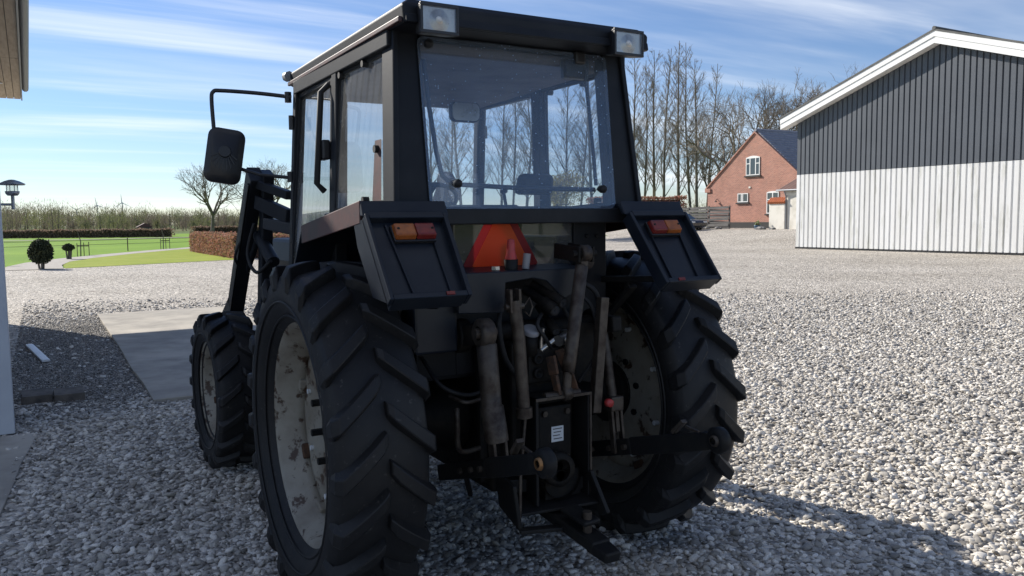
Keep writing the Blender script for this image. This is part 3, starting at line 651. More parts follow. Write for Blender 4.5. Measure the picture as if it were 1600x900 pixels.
B().box(0, 0.3, -0.75, 0.75, -0.4, 2.1).build('wall', M['whitewash'], gw, bevel=0.03)
for i in range(8):
    B().tube([(-0.12, -0.74+i*0.21, 2.06), (0.30, -0.74+i*0.21, 2.42)], 0.11, 8).build('coping_tile', M['terracotta'], gw)
pt = empty('plant_pot', (45.4, 40.6, 0.68)); tag(pt, 'blue plant pot with a small flowering plant by the garden wall', 'plant pot')
B().lathe([(0, 0.001), (0, 0.18), (0.38, 0.26), (0.42, 0.28), (0.42, 0.22), (0.36, 0.001)], 16, 'z').build('pot', M['pot'], pt)
b = B()
for i in range(60):
    c = Vector((random.gauss(0, 0.14), random.gauss(0, 0.14), 0.45+abs(random.gauss(0, 0.16)))); u = Vector((random.gauss(0, 1), random.gauss(0, 1), random.gauss(0, 1))).normalized()*0.06; v = u.orthogonal().normalized()*0.04
    b.add([c-u-v, c+u-v, c+u+v, c-u+v], [(0, 1, 2, 3)])
b.build('foliage', M['plantleaf'], pt)

# fence beside the house
fn_ = empty('board_fence', (46.0, 45.5, 0.72)); tag(fn_, 'dark grey horizontal board fence between the car and the brick house', 'fence')
posts = [-1.3+2.3*i for i in range(6)]
fme = B().box(-0.015, 0.015, -1.13, 1.13, -0.1, 0.1).mesh('fence_board', M['fencewood'])
for i, y in enumerate(posts):
    B().box(0.03, 0.13, y-0.05, y+0.05, -0.3, 1.95).build('post', M['fencewood'], fn_)
    if i < 5:
        for k in range(8):
            o = bpy.data.objects.new('fence_board', fme); COL.objects.link(o); o.parent = fn_
            o.location = (0.0+(0.035 if k % 2 else -0.035)*(1 if i % 2 else -1), y+1.15, 0.15+k*0.235); o.rotation_euler = (random.uniform(-0.03, 0.03), random.uniform(-0.08, 0.08), 0)
for (x, y, s_, lab) in ((45.2, 45.6, 0.5, 'low heap of grey rubble stones at the end of the board fence'), (44.9, 39.4, 0.32, 'small heap of dark stones at the foot of the garden wall')):
    hp = empty('rubble_heap', (x, y, zg(x, y))); tag(hp, lab, 'stones')
    for k in range(9):
        b = B(); r_ = random.uniform(0.12, 0.24)
        pr = [(-r_*0.6, 0.001), (-r_*0.5, r_*0.7), (0, r_), (r_*0.4, r_*0.75), (r_*0.55, 0.001)]
        b.lathe(pr, 7, 'z'); b.v = [(p[0]*random.uniform(.85, 1.2), p[1]*random.uniform(.85, 1.2), p[2]*random.uniform(.8, 1.1)) for p in b.v]
        o = b.build('stone', M['stonepile'], hp); o.location = (random.uniform(-.25, .25), random.uniform(-1.4, 1.4)*s_*2, r_*0.4)

# parked car (side towards the yard)
car = empty('parked_car', (43.0, 46.75, 0.70), RAD(2)); tag(car, 'black saloon car parked in front of the board fence', 'car')
# local: y = length, x = width (side at -x seen)
low = [(-2.30, 0.35), (-2.33, 0.62), (-2.22, 0.80), (-1.45, 0.93), (-0.9, 0.97), (1.55, 0.99), (2.22, 0.93), (2.32, 0.70), (2.30, 0.32), (1.85, 0.22), (-1.9, 0.22)]
b = B(); n = len(low); vs = []
for (x, k) in ((-0.88, 0.97), (-0.80, 1.0), (0.80, 1.0), (0.88, 0.97)):
    vs += [(x, p*k if abs(x) > .85 else p, (q-0.55)*(0.9 if abs(x) > .85 else 1)+0.55) for p, q in low]
fs = [tuple(range(n)), tuple(range(4*n-1, 3*n-1, -1))]
for j in range(3): fs += [(j*n+i, j*n+(i+1) % n, (j+1)*n+(i+1) % n, (j+1)*n+i) for i in range(n)]
b.add(vs, fs); b.build('body', M['carpaint'], car, bevel=0.05, seg=3)
gh = [(-1.25, 0.95), (-0.35, 1.40), (0.75, 1.43), (1.75, 0.98)]
b = B(); vs = []
for (x, k) in ((-0.78, 0), (-0.62, 1), (0.62, 1), (0.78, 0)): pass
vs = [(-0.79, gh[0][0], .93), (-0.79, gh[3][0], .96), (0.79, gh[3][0], .96), (0.79, gh[0][0], .93), (-0.60, gh[1][0], 1.42), (-0.60, gh[2][0], 1.45), (0.60, gh[2][0], 1.45), (0.60, gh[1][0], 1.42)]
b.hexa(vs); b.build('greenhouse', M['winglass'], car, bevel=0.06, seg=3)
B().hexa([(-0.63, -0.42, 1.41), (-0.63, 0.82, 1.435), (0.63, 0.82, 1.435), (0.63, -0.42, 1.41), (-0.55, -0.32, 1.47), (-0.55, 0.72, 1.49), (0.55, 0.72, 1.49), (0.55, -0.32, 1.47)]).build('roof', M['carpaint'], car, bevel=0.03)
B().bar((-0.80, 0.2, .96), (-0.625, 0.25, 1.42), 0.07, 0.04).build('door_pillar', M['carpaint'], car)
for y in (-1.45, 1.35):
    for s in (-1, 1):
        w = B().lathe([(-0.10, 0.22), (-0.11, 0.30), (-0.08, 0.325), (0.08, 0.325), (0.11, 0.30), (0.10, 0.22)], 28, 'x').build('wheel', M['tyre'], car); w.location = (s*0.80, y, 0.325)
        b = B().lathe([(s*0.09, 0.225), (s*0.10, 0.20), (s*0.05, 0.19)], 24, 'x').disc((s*0.085, 0, 0), 0.05, 0.03, 'x', 12)
        for k in range(10):
            a = k*PI/5; b.bar((s*0.085, 0.03*math.cos(a), 0.03*math.sin(a)), (s*0.085, 0.2*math.cos(a), 0.2*math.sin(a)), 0.03, 0.025, up=(1, 0, 0))
        b.build('rim', M['alloy'], w)
for s in (-1, 1):
    B().box(s*0.62-0.16, s*0.62+0.16, -2.34, -2.2, 0.62, 0.74).build('headlight', M['label'], car, bevel=0.02)
    B().box(s*0.64-0.16, s*0.64+0.16, 2.22, 2.34, 0.72, 0.85).build('tail_light', M['red_lens'], car, bevel=0.02)
# ================================================================== VEGETATION
def branch(b, p, d, length, r0_, r1_, nseg, wob, sides, up=0.0):
    pts = [p.copy()]; rs = [r0_]; d = d.normalized()
    for i in range(nseg):
        d = (d+Vector((random.gauss(0, wob), random.gauss(0, wob), random.gauss(0, wob)+up))).normalized()
        p = p+d*(length/nseg); pts.append(p.copy()); rs.append(r0_+(r1_-r0_)*(i+1)/nseg)
    b.tube(pts, rs, sides, cap=False); return pts, rs
def sidedir(d, ang):
    d = d.normalized(); o = d.orthogonal().normalized(); q = Matrix.Rotation(random.uniform(0, 2*PI), 3, d); o = q @ o
    return d*math.cos(ang)+o*math.sin(ang)
def poplar(h, seed, rmul=1.0, spread=1.0):
    random.seed(seed); tb = B(); cb = B()
    pts, rs = branch(tb, Vector((0, 0, 0)), Vector((random.gauss(0, .02), random.gauss(0, .02), 1)), h, 0.17*rmul, 0.025, 14, 0.022, 7, 0.03)
    n = 46
    for i in range(n):
        t = 0.16+0.80*(i/n)**0.9; f = t*14; k = min(13, int(f)); p = pts[k].lerp(pts[k+1], f-k)
        L = (1.0-t)**0.75*h*0.26*random.uniform(0.6, 1.25)*spread+0.5
        bp, br_ = branch(cb, p, sidedir(Vector((0, 0, 1)), RAD(random.uniform(32, 52))), L, 0.042*(1.15-t)+0.010, 0.011, 5, 0.05, 4, 0.10)
        for j in range(int(3+L*2.0)):
            q = random.uniform(0.2, 1.0)*5; k2 = min(4, int(q)); pp = bp[k2].lerp(bp[k2+1], q-k2)
            L2 = L*random.uniform(0.16, 0.36); dd = (bp[k2+1]-bp[k2])
            b2, _ = branch(cb, pp, sidedir(dd, RAD(random.uniform(25, 48))), L2, 0.014, 0.007, 2, 0.06, 3, 0.07)
            for m_ in range(3):
                branch(cb, b2[1].lerp(b2[2], random.uniform(-0.8, 1)), sidedir(dd, RAD(random.uniform(20, 50))), L2*random.uniform(.35, .7), 0.008, 0.005, 1, 0.05, 3, 0.05)
    return tb.mesh('trunk', M['bark']), cb.mesh('crown', M['twig'])
def broad(h, seed, depth=6, tr=0.28, low=0.25, wob=0.07, forks=3, side=2):
    random.seed(seed); tb = B(); cb = B(); ends = []
    def rec(p, d, L, r, lev):
        b = tb if lev <= 1 else cb
        pts, rs = branch(b, p, d, L, r, r*0.68, 4 if lev < 4 else 2, wob+0.015*lev, 6 if lev < 2 else 4 if lev < 4 else 3, 0.035)
        if lev >= depth: ends.append(pts[-1]); return
        nb = forks if lev < 1 else 3 if lev < 2 else random.choice((2, 3, 3))
        for i in range(nb):
            rec(pts[-1], sidedir(pts[-1]-pts[-2], RAD(random.uniform(16, 42))), L*random.uniform(0.62, 0.86), r*random.uniform(0.5, 0.66), lev+1)
        if lev >= 1:
            for i in range(side if lev < depth-1 else side+1):
                k = random.randrange(1, len(pts)); rec(pts[k], sidedir(pts[k]-pts[k-1], RAD(random.uniform(35, 65))), L*random.uniform(.35, .6), r*0.36, max(lev+2, depth-1))
    rec(Vector((0, 0, 0)), Vector((0.05, 0, 1)), h*low, tr, 0)
    return tb.mesh('trunk', M['bark']), cb.mesh('crown', M['twig']), ends
def place_tree(name, meshes, loc, rz, s, label, group, lean=(0, 0)):
    t = empty(name, loc, rz); t.scale = (s, s, s); t.rotation_euler = (lean[0], lean[1], rz); tag(t, label, 'tree', group)
    for me in meshes[:2]:
        o = bpy.data.objects.new(me.name.split('.')[0], me); COL.objects.link(o); o.parent = t
    return t
PV = [poplar(17, 11), poplar(17, 23, 0.9, 0.85), poplar(17, 37, 1.1, 1.1), poplar(17, 51, 0.8, 0.95)]
ORD = ['leftmost', 'second from the left', 'third from the left', 'fourth from the left', 'fifth from the left', 'sixth from the left', 'seventh from the left', 'eighth from the left', 'ninth from the left', 'tenth from the left', 'eleventh from the left', 'twelfth from the left', 'thirteenth from the left', 'fourteenth from the left', 'fifteenth from the left', 'sixteenth from the left']
seenp = [(988, 92, 84), (1005, 105, 79), (1022, 92, 86), (1036, 82, 74), (1060, 74, 72), (1080, 70, 76), (1089, 96, 70), (1103, 108, 88)]
winp = [(640, 120, 86), (676, 110, 78), (703, 118, 84), (722, 108, 76), (746, 122, 88), (783, 112, 77), (800, 100, 85), (822, 110, 74), (842, 104, 82), (884, 110, 76), (905, 98, 84), (925, 105, 78), (950, 96, 80)]
random.seed(3)
for grp, lst in (('v', seenp), ('w', winp)):
    for i, (px, top, dist) in enumerate(lst):
        dist *= 1.45; g = pix(px, 345, dist); tz = pix(px, top, dist).z; z0 = zg(g.x, g.y)
        lab = (f'tall bare poplar, {ORD[i]} in the row right of the cab' if grp == 'v' else f'tall bare poplar seen through the cab glass, {ORD[i]} of those')
        place_tree('poplar_tree', PV[(i*3+(grp == 'w')) % 4], (g.x, g.y, z0-0.1), random.uniform(0, 6.28), (tz-z0)/16.6, lab, 'row of bare poplars', (random.uniform(-.03, .03), random.uniform(-.03, .03)))
BV = [broad(16, 5), broad(16, 9), broad(16, 14, 6, 0.25, 0.22)]
def tree_h(me3): return max(max(v.co.z for v in me3[0].vertices), max(v.co.z for v in me3[1].vertices))
BH = [tree_h(t) for t in BV]
for i, (px, top, dist, k, lab) in enumerate([(1135, 130, 92, 0, 'broad bare tree with spreading crown left of the brick house ridge'), (1172, 118, 100, 1, 'broad bare tree right behind the brick house gable'),
        (1215, 120, 95, 2, 'broad bare tree above the dark tiled roof'), (1262, 108, 104, 0, 'broad bare tree above the house chimney'), (1300, 112, 92, 1, 'bare tree whose top rises behind the left barn verge'),
        (1588, 30, 120, 2, 'bare tree top rising behind the barn roof at the right edge'), (1112, 190, 110, 2, 'smaller bare tree between the poplars and the brick house')]):
    g = pix(px, 345, dist); tz = pix(px, top, dist).z
    place_tree('bare_tree', BV[k], (g.x, g.y, 0.7), 1.3*i+0.4, (tz-0.7)/BH[k], lab, 'bare trees behind the farm')
FV = broad(11, 26, 6, 0.12, 0.10, 0.05, 5, 1); FH = tree_h(FV)
for (px, base, top, dist, rz, lab) in ((332, 365, 252, 118, 0.5, 'bare forked tree behind the beech hedge, left of the mirror'), (424, 362, 246, 112, 2.6, 'bare forked tree seen between the mirror and the cab')):
    g = pix(px, base, dist); tz = pix(px, top, dist).z
    place_tree('field_tree', FV, (g.x, g.y, 0), rz, tz/FH, lab, 'bare trees by the field')
# leaf clouds ------------------------------------------------------------
def leafcloud(name, items, mat, parent=None):
    """items: (centre, size, tint) -> one quad each, random facing"""
    n = len(items); c = np.array([i[0] for i in items]); s = np.array([i[1] for i in items])[:, None]; t = np.array([i[2] for i in items])
    u = rng.normal(size=(n, 3)); u /= np.linalg.norm(u, axis=1)[:, None]; v = np.cross(u, rng.normal(size=(n, 3))); v /= np.linalg.norm(v, axis=1)[:, None]
    P = np.stack([c-u*s-v*s*.3, c+v*s*.6, c+u*s-v*s*.2, c-v*s*.7], 1).reshape(-1, 3)
    me = bpy.data.meshes.new(name); me.from_pydata(P.tolist(), [], np.arange(4*n).reshape(n, 4).tolist())
    a = me.attributes.new('tint', 'FLOAT', 'FACE'); a.data.foreach_set('value', t.astype(np.float32)); me.materials.append(mat)
    o = bpy.data.objects.new(name, me); COL.objects.link(o)
    if parent: o.parent = parent
    return o
# yellow-green willow seen through the cab
random.seed(12)
wv = broad(9, 33, 5, 0.3, 0.2); wg = pix(868, 345, 66)
wt = place_tree('willow_tree', wv, (wg.x, wg.y, 0.6), 0.3, 0.95, 'yellow green willow in early leaf seen through the cab', None)
it = []
for e in wv[2]:
    for k in range(9): it.append(((e.x+random.gauss(0, .35), e.y+random.gauss(0, .35), e.z-abs(random.gauss(0, .6))), random.uniform(.05, .1), random.random()))
leafcloud('foliage', it, M['willow'], wt)
# hedges
def hedge(name, pts, h, w, mat, leaf, dens, label, core):
    root = empty(name, (pts[0][0], pts[0][1], zg(*pts[0]))); tag(root, label, 'hedge'); it = []; cb = B(); o0 = Vector((pts[0][0], pts[0][1], 0))
    for a, b_ in zip(pts[:-1], pts[1:]):
        a, b_ = Vector((*a, 0)), Vector((*b_, 0)); d = (b_-a); L = d.length; d.normalize(); n = Vector((-d.y, d.x, 0))
        cb.bar(a-o0+Vector((0, 0, h*0.47)), b_-o0+Vector((0, 0, h*0.47)), w*0.8, h*0.92)
        for k in range(int(L*(2*h+w)*dens)):
            t = random.uniform(-w/2, L+w/2); f = random.uniform(0, 2*h+w)
            if f < h: q = (-w/2, f)
            elif f < h+w: q = (-w/2+f-h, h)
            else: q = (w/2, f-h-w)
            p = a+d*t+n*(q[0]+random.gauss(0, .05))+Vector((0, 0, q[1]+random.gauss(0, .05)+0.05*math.sin(t*1.7)))-o0
            it.append((p, leaf*random.uniform(.6, 1.3), random.random()))
    cb.build('inner_branches', core, root); leafcloud('foliage', it, mat, root); return root
core = pm('hedge_core', (0.06, 0.04, 0.03), 0.95)
hedge('beech_hedge', [(6.45, 49.0), (6.5, 37.0), (9.0, 36.6), (15, 40)], 1.08, 0.9, M['beech'], 0.055, 420, 'clipped copper brown beech hedge at the corner of the lawn', core)
hedge('field_hedge', [(-12, 132), (-3, 126), (6, 118), (13, 113)], 1.0, 1.0, M['hornbeam'], 0.14, 60, 'low clipped brown hedge along the far left of the green field', core)
hedge('field_hedge', [(17.5, 122), (30, 124), (48, 128)], 1.2, 1.0, M['hornbeam'], 0.14, 60, 'low clipped brown hedge along the field behind the beech hedge', core)
hedge('garden_hedge', [(43.5, 59.2), (46.8, 57.4), (50.6, 55.2)], 2.9, 1.2, M['beech'], 0.10, 150, 'brown clipped garden hedge below the poplars behind the fence', core)
# far woodland belt (one mass)
random.seed(5); it = []; stems = B()
for k in range(640):
    if k < 330: px = random.uniform(-60, 430); dist = random.uniform(165, 300)
    else: px = random.uniform(430, 1750); dist = random.uniform(230, 420)
    g = pix(px, 350, dist); hh = random.choice((1, 1, 1.15, .7))*random.uniform(4.0, 6.6)*(dist/210)
    if px < 110: hh *= 1.15
    if 240 < px < 520: hh *= 0.85
    if k >= 330: hh *= 0.95 if 930 < px < 1150 else 0.62
    tint = random.random(); wd = hh*random.uniform(.3, .55)
    stems.tube([(g.x, g.y, -.2), (g.x+random.gauss(0, .2), g.y, hh*.85)], [.10, .03], 3, cap=False)
    for j in range(260):
        v = Vector((random.gauss(0, 1), random.gauss(0, 1), random.gauss(0, 1))).normalized()*random.random()**.62
        it.append(((g.x+v.x*wd, g.y+v.y*wd, hh*.54+v.z*hh*.5), random.uniform(.09, .22)*dist/230, min(1, max(0, tint+random.gauss(0, .12)))))
nq = len(it); cc = np.array([i[0] for i in it]); ss = np.array([i[1] for i in it])[:, None]
uu = rng.normal(size=(nq, 3))*0.45; uu[:, 2] = np.abs(uu[:, 2])+0.9; uu /= np.linalg.norm(uu, axis=1)[:, None]
vv = np.cross(uu, rng.normal(size=(nq, 3))); vv /= np.linalg.norm(vv, axis=1)[:, None]
PP = np.stack([cc-uu*ss*2.2-vv*ss*.30, cc-uu*ss*2.2+vv*ss*.30, cc+uu*ss*2.4], 1).reshape(-1, 3)
wme_ = bpy.data.meshes.new('woodland'); wme_.from_pydata(PP.tolist(), [], np.arange(3*nq).reshape(nq, 3).tolist())
wa_ = wme_.attributes.new('tint', 'FLOAT', 'FACE'); wa_.data.foreach_set('value', np.array([i[2] for i in it], dtype=np.float32)); wme_.materials.append(M['wood'])
wo_ = bpy.data.objects.new('woodland', wme_); COL.objects.link(wo_); tag(wo_, 'distant belt of bare and budding woodland on the horizon', 'woodland', kind='stuff')
so_ = stems.build('stems', M['bark'], wo_); so_['kind'] = 'stuff'
# topiary and shrub on the track edge
def shrub(name, loc, h, rx, base, n, leaf, label, stems_):
    r = empty(name, loc); tag(r, label, 'shrub'); it = []
    for k in range(n):
        v = Vector((random.gauss(0, 1), random.gauss(0, 1), random.gauss(0, 1))).normalized()*random.uniform(.55, 1.05)
        it.append(((v.x*rx*(1-.12*v.z), v.y*rx, base+(h-base)*.5+v.z*(h-base)*.5), leaf*random.uniform(.6, 1.3), random.random()))
    o = leafcloud('foliage', it, M['thuja'], r)
    for (x, y) in stems_: B().tube([(x*.5, y*.5, -.05), (x, y, base+.15)], [.05, .035], 6).build('stem', M['bark'], r)
g = pix(60, 420, 33.6); shrub('clipped_shrub', (-1.95, 33.0, 0), 1.16, 0.43, 0.22, 3800, 0.05, 'round clipped dark evergreen bush at the gravel edge', [(-.12, 0), (.1, 0.05), (.02, -.08)])
shrub('small_shrub', (-0.75, 42.6, 0), 0.78, 0.28, 0.42, 1100, 0.04, 'small dark ball shaped shrub on thin stems beside the track', [(-.12, 0), (.08, 0), (.0, .1), (.14, .02)])
# staked saplings and the wire fence
for (x, y, h, lab) in ((-0.05, 47.2, 1.35, 'thin staked sapling by the track, nearer the round bush'), (5.4, 57.2, 1.6, 'thin staked sapling by the track, nearer the beech hedge')):
    r = empty('staked_sapling', (x, y, 0)); tag(r, lab, 'sapling')
    B().tube([(0, 0, -.05), (.03, 0, h*.6), (-.10, 0, h)], [.035, .03, .015], 6).build('trunk', M['bark'], r)
    for sx in (-.16, .17, .42):
        B().box(sx-.02, sx+.02, -.02, .02, -.1, .72+.1*sx).build('stake', M['stake'], r)
    B().box(-.17, .42, -.012, .012, .52, .58).build('tie', M['stake'], r)
wf = empty('wire_fence', (-6, 52, 0)); tag(wf, 'low wire fence on dark posts across the green field', 'fence')
for i in range(9): B().tube([(i*4.5, i*1.6, -.1), (i*4.5, i*1.6, .85)], .035, 6).build('post', M['stake'], wf)
for z in (.45, .72): B().tube([(-12, -4.2, z), (38, 13.5, z)], .012, 5).build('strand', M['wire'], wf)
g = pix(14, 405, 36); r = empty('wire_fence', (-3.6, 37, 0)); tag(r, 'short dark wire fence end beside the shed corner', 'fence')
for x in (0, .28): B().tube([(x, 0, -.1), (x, 0, .95)], .03, 6).build('post', M['stake'], r)
B().bar((0, 0, .9), (.28, 0, .9), .03, .03).build('rail', M['stake'], r)
# far shed and wind turbines
g = pix(226, 364, 160); r = empty('field_shed', (g.x, g.y, 0)); tag(r, 'small dark field shed in front of the far trees', 'shed')
B().box(-1.2, 1.2, -1.0, 1.0, 0, 1.2).build('wall', M['fencewood'], r); B().prism([(-1.5, 1.15), (1.5, 1.15), (0, 1.95)], 'y', -1.2, 1.2).build('roof', M['shedroof'], r)
for (px, py, rot, sc_, lab) in ((152, 321, 10, 1.0, 'white wind turbine on the horizon, second from the right'), (191, 317, 4, 1.05, 'white wind turbine on the horizon, rightmost of the row'), (120, 328, 55, .95, 'white wind turbine on the horizon, third from the right'), (92, 330, 78, .85, 'white wind turbine on the horizon, leftmost of the row')):
    p = pix(px, py, 1500); r = empty('wind_turbine', (p.x, p.y, 0), -YAW*0.6); tag(r, lab, 'wind turbine', 'wind turbines on the horizon'); hz = p.z
    B().tube([(0, 0, -2), (0, 0, hz)], [1.15, .7], 10).build('tower', M['turbine'], r)
    B().box(-.9, .9, -2.2, 2.2, hz-.8, hz+.9).build('nacelle', M['turbine'], r, bevel=.3)
    h = B().lathe([(-3.4, .01), (-3.0, .7), (-2.2, .9)], 12, 'y', (0, 0, hz)).build('rotor_hub', M['turbine'], r)
    for k in range(3):
        a = RAD(90+rot+120*k); L = 15*sc_; d = Vector((math.cos(a), 0, math.sin(a)))
        B().bar(Vector((0, -2.8, hz)), Vector((0, -2.8, hz))+d*L, 1.5, .35, up=(0, 1, 0), w2=.4, h2=.12).build('blade', M['turbine'], h)
# ================================================================== TRACTOR  (axle at y=0, forward +Y)
random.seed(99)
trac = empty('tractor', (0, 0, 0)); tag(trac, 'dark farm tractor with enclosed cab seen from behind on the gravel', 'tractor')
def P(name, b, mat, parent=None, bev=0.004): return b.build(name, M[mat] if isinstance(mat, str) else mat, parent or trac, bevel=bev)
# ------------------------------------------------------------------ wheels
def make_tyre(R, hw, rr, nl, lug_h, lug_w, sweep, nseg=72):
    k = R/0.775; c = R-lug_h
    prof = [(-hw*.62, rr-.005), (-hw*.74, rr+.018), (-hw*.92, rr+(c-rr)*.28), (-hw, rr+(c-rr)*.52), (-hw*.97, rr+(c-rr)*.74), (-hw*.88, c-.022*k), (-hw*.72, c-.009*k), (-hw*.36, c-.002), (0, c)]
    prof += [(-x, r) for x, r in prof[-2::-1]]
    b = B().lathe(prof, nseg, 'x')
    for i in range(nl):
        for s in (-1, 1):
            th0 = 2*PI*(i+(0.5 if s > 0 else 0))/nl
            path = []
            for u in (0.0, .12, .3, .5, .7, .86, 1.0):
                x = s*hw*(.02+.90*u); rt = R-.014*k*u*u; rb = c-.02*k*u*u-.006
                w = lug_w*(0.8 if u == 0 else 1.0+.12*u); path.append((x, rb, x, rt-(.012*k if u == 0 else 0), -sweep*u**.9, w))
            path.append((s*hw*.96, c-.05*k, s*hw*1.035, c-.012*k, -sweep*1.05, lug_w*1.15))
            path.append((s*hw*.98, rr+(c-rr)*.62, s*hw*1.03, rr+(c-rr)*.66, -sweep*1.10, lug_w*.9))
            vs = []; fs = []
            for (xb, rb, xt, rt, dt, w) in path:
                for (x, r, q) in ((xb, rb, -.60), (xt, rt, -.37), (xt, rt, .37), (xb, rb, .60)):
                    a = th0+dt+q*w/R; vs.append((x, -r*math.cos(a), r*math.sin(a)))      # a grows upward on the rear side (forward rotation)
            for j in range(len(path)-1):
                for q in range(3): fs.append((j*4+q, j*4+q+1, j*4+4+q+1, j*4+4+q))
            fs += [(0, 1, 2, 3), tuple(len(path)*4-1-q for q in range(4))]
            b.add(vs, fs)
    for r_ in (rr+(c-rr)*.12, rr+(c-rr)*.40):          # moulded sidewall rings
        for s in (-1, 1):
            xx = s*hw*(.80 if r_ < rr+(c-rr)*.2 else .975)
            b.lathe([(xx, r_-.006), (xx+s*.008, r_), (xx, r_+.006)], nseg, 'x')
    return b
def wheel(name, s, loc, R, hw, rr, nl, lug_h, lug_w, sweep, dd, hubr, steer=0.0, label=None):
    # disc is the part itself
    k = rr/.505
    d = B().lathe([(dd*-s-s*.0, .14*k), (-s*(dd-.02), .19*k), (-s*(dd-.02), .34*k), (-s*(dd-.035), .40*k), (-s*(dd-.035), .437*k), (-s*(dd-.047), .437*k), (-s*(dd-.047), .40*k), (-s*(dd-.032), .33*k), (-s*(dd-.032), .14*k)], 48, 'x', closed=False)
    d.xf(Matrix.Identity(4)); w = d.build(name, M['rim'], trac); w.location = loc; w.rotation_euler = (RAD(7), 0, steer)
    if label: w['label'] = label
    make_tyre(R, hw, rr, nl, lug_h, lug_w, sweep).build('tyre', M['tyre'], w, bevel=.004, seg=1)
    e = hw*.62
    prof = [(-e-.012, rr+.022), (-e-.016, rr+.012), (-e, rr-.002), (-e+.012, rr-.03*k), (-e*.42, rr-.040*k), (-e*.22, rr-.075*k), (e*.22, rr-.075*k), (e*.42, rr-.040*k), (e-.012, rr-.03*k), (e, rr-.002), (e+.016, rr+.012), (e+.012, rr+.022)]
    B().lathe(prof, 64, 'x').build('rim', M['rim'], w)
    for i in range(8):
        a = 2*PI*i/8+.2; ca, sa = math.cos(a), math.sin(a); r1 = rr-.10*k; r2 = rr-.055*k
        B().bar((-s*(dd-.05), r1*ca, r1*sa), (-s*(dd-.045), r2*ca, r2*sa), .075*k, .06, up=(1, 0, 0)).build('rim_clamp', M['rust'] if i % 3 else M['rim'], w, bevel=.008)
        rb = .365*k; B().tube([(-s*(dd+.0), rb*ca, rb*sa), (-s*(dd-.052), rb*ca, rb*sa)], .013*k, 6).build('rim_bolt', M['label'], w)
    # hub points outward
    B().lathe([(s*-.06, hubr), (s*-.03, hubr), (s*-.005, hubr*.85), (s*.01, hubr*.5), (s*.012, .001)], 28, 'x').build('hub', M['black'], w)
    for i in range(8):
        a = 2*PI*(i+.5)/8; rb = hubr*1.28
        B().tube([(s*-.05, rb*math.cos(a), rb*math.sin(a)), (s*.03, rb*math.cos(a), rb*math.sin(a))], .017*k, 6, smooth=False).build('wheel_bolt', M['black'], w)
    return w
RX = .835
for s, lb in ((-1, 'left rear wheel with rusty cream rim'), (1, 'right rear wheel seen from its inner side')):
    wheel('rear_wheel', s, (s*RX, 0, .757), .775, .20, .507, 21, .042, .075, .21, .055, .15, 0, lb)
    wheel('front_wheel', s, (s*.845, 2.36, .535), .548, .152, .330, 18, .032, .062, .20, .04, .11, RAD(1.5))
# ------------------------------------------------------------------ chassis and axle
P('transmission_housing', B().box(-.21, .21, -.40, 1.5, .46, 1.20).box(-.25, .25, -.36, -.30, .50, 1.16), 'grime', bev=.02)
for s in (-1, 1):
    P('axle_housing', B().lathe([(s*.20, .19), (s*.30, .17), (s*.40, .125), (s*.70, .12), (s*.72, .17), (s*.76, .17), (s*.78, .10), (s*.78, .001)], 24, 'x', (0, 0, .757)), 'grime')
P('engine', B().box(-.24, .24, 1.5, 2.75, .55, 1.25), 'grime', bev=.03)
P('front_axle', B().bar((-.72, 2.36, .535), (.72, 2.36, .535), .14, .16).bar((0, 2.36, .535), (0, 2.36, .7), .2, .2), 'grime', bev=.02)
P('hood', B().prism([(-.34, 1.18), (.34, 1.18), (.36, 1.42), (.30, 1.58), (-.30, 1.58), (-.36, 1.42)], 'y', 1.33, 3.15), 'paint', bev=.03)
P('grille', B().box(-.30, .30, 3.15, 3.19, .8, 1.5), 'plastic', bev=.02)
# ------------------------------------------------------------------ cab frame
LOWX = .65; TOPX = .605
def cxz(z): return LOWX+(TOPX-LOWX)*(z-1.78)/.70
def cyz(z): return -.385+.085*(z-1.78)/.70           # rear plane
cab = P('cab_frame', B(), 'paint')
b = B()
for s in (-1, 1):
    z0, z1 = 1.70, 2.52     # rear corner post: wide plate facing backwards, thin from the side
    yb0, yb1 = cyz(z0), cyz(z1)
    b.hexa([(s*.480, yb0, z0), (s*cxz(z0), yb0, z0), (s*cxz(z0), yb0+.075, z0), (s*.480, yb0+.075, z0),
            (s*.487, yb1, z1), (s*cxz(z1), yb1, z1), (s*cxz(z1), yb1+.075, z1), (s*.487, yb1+.075, z1)])
    b.hexa([(s*(cxz(z0)-.02), yb0-.018, z0), (s*cxz(z0)+s*.006, yb0-.018, z0), (s*cxz(z0)+s*.006, yb0+.11, z0), (s*(cxz(z0)-.02), yb0+.11, z0),
            (s*(cxz(z1)-.02), yb1-.018, z1), (s*cxz(z1)+s*.006, yb1-.018, z1), (s*cxz(z1)+s*.006, yb1+.11, z1), (s*(cxz(z1)-.02), yb1+.11, z1)])
    b.hexa([(s*(LOWX-.06), .43, 1.2), (s*(LOWX+.004), .43, 1.2), (s*(LOWX+.004), .51, 1.2), (s*(LOWX-.06), .51, 1.2),
            (s*(TOPX-.045), .40, 2.5), (s*(TOPX+.018), .40, 2.5), (s*(TOPX+.018), .475, 2.5), (s*(TOPX-.045), .475, 2.5)])
    b.pillar((s*.625, 1.33, 1.15), (s*.590, 1.16, 2.50), .06, .06)
    b.bar((s*.605, -.30, 2.475), (s*.600, 1.18, 2.475), .05, .075)
    b.bar((s*.655, -.38, 1.755), (s*.655, .5, 1.72), .04, .05)
    b.bar((s*.64, .5, 1.17), (s*.64, 1.34, 1.17), .05, .06)
b.box(-.60, .60, 1.12, 1.20, 2.42, 2.50)
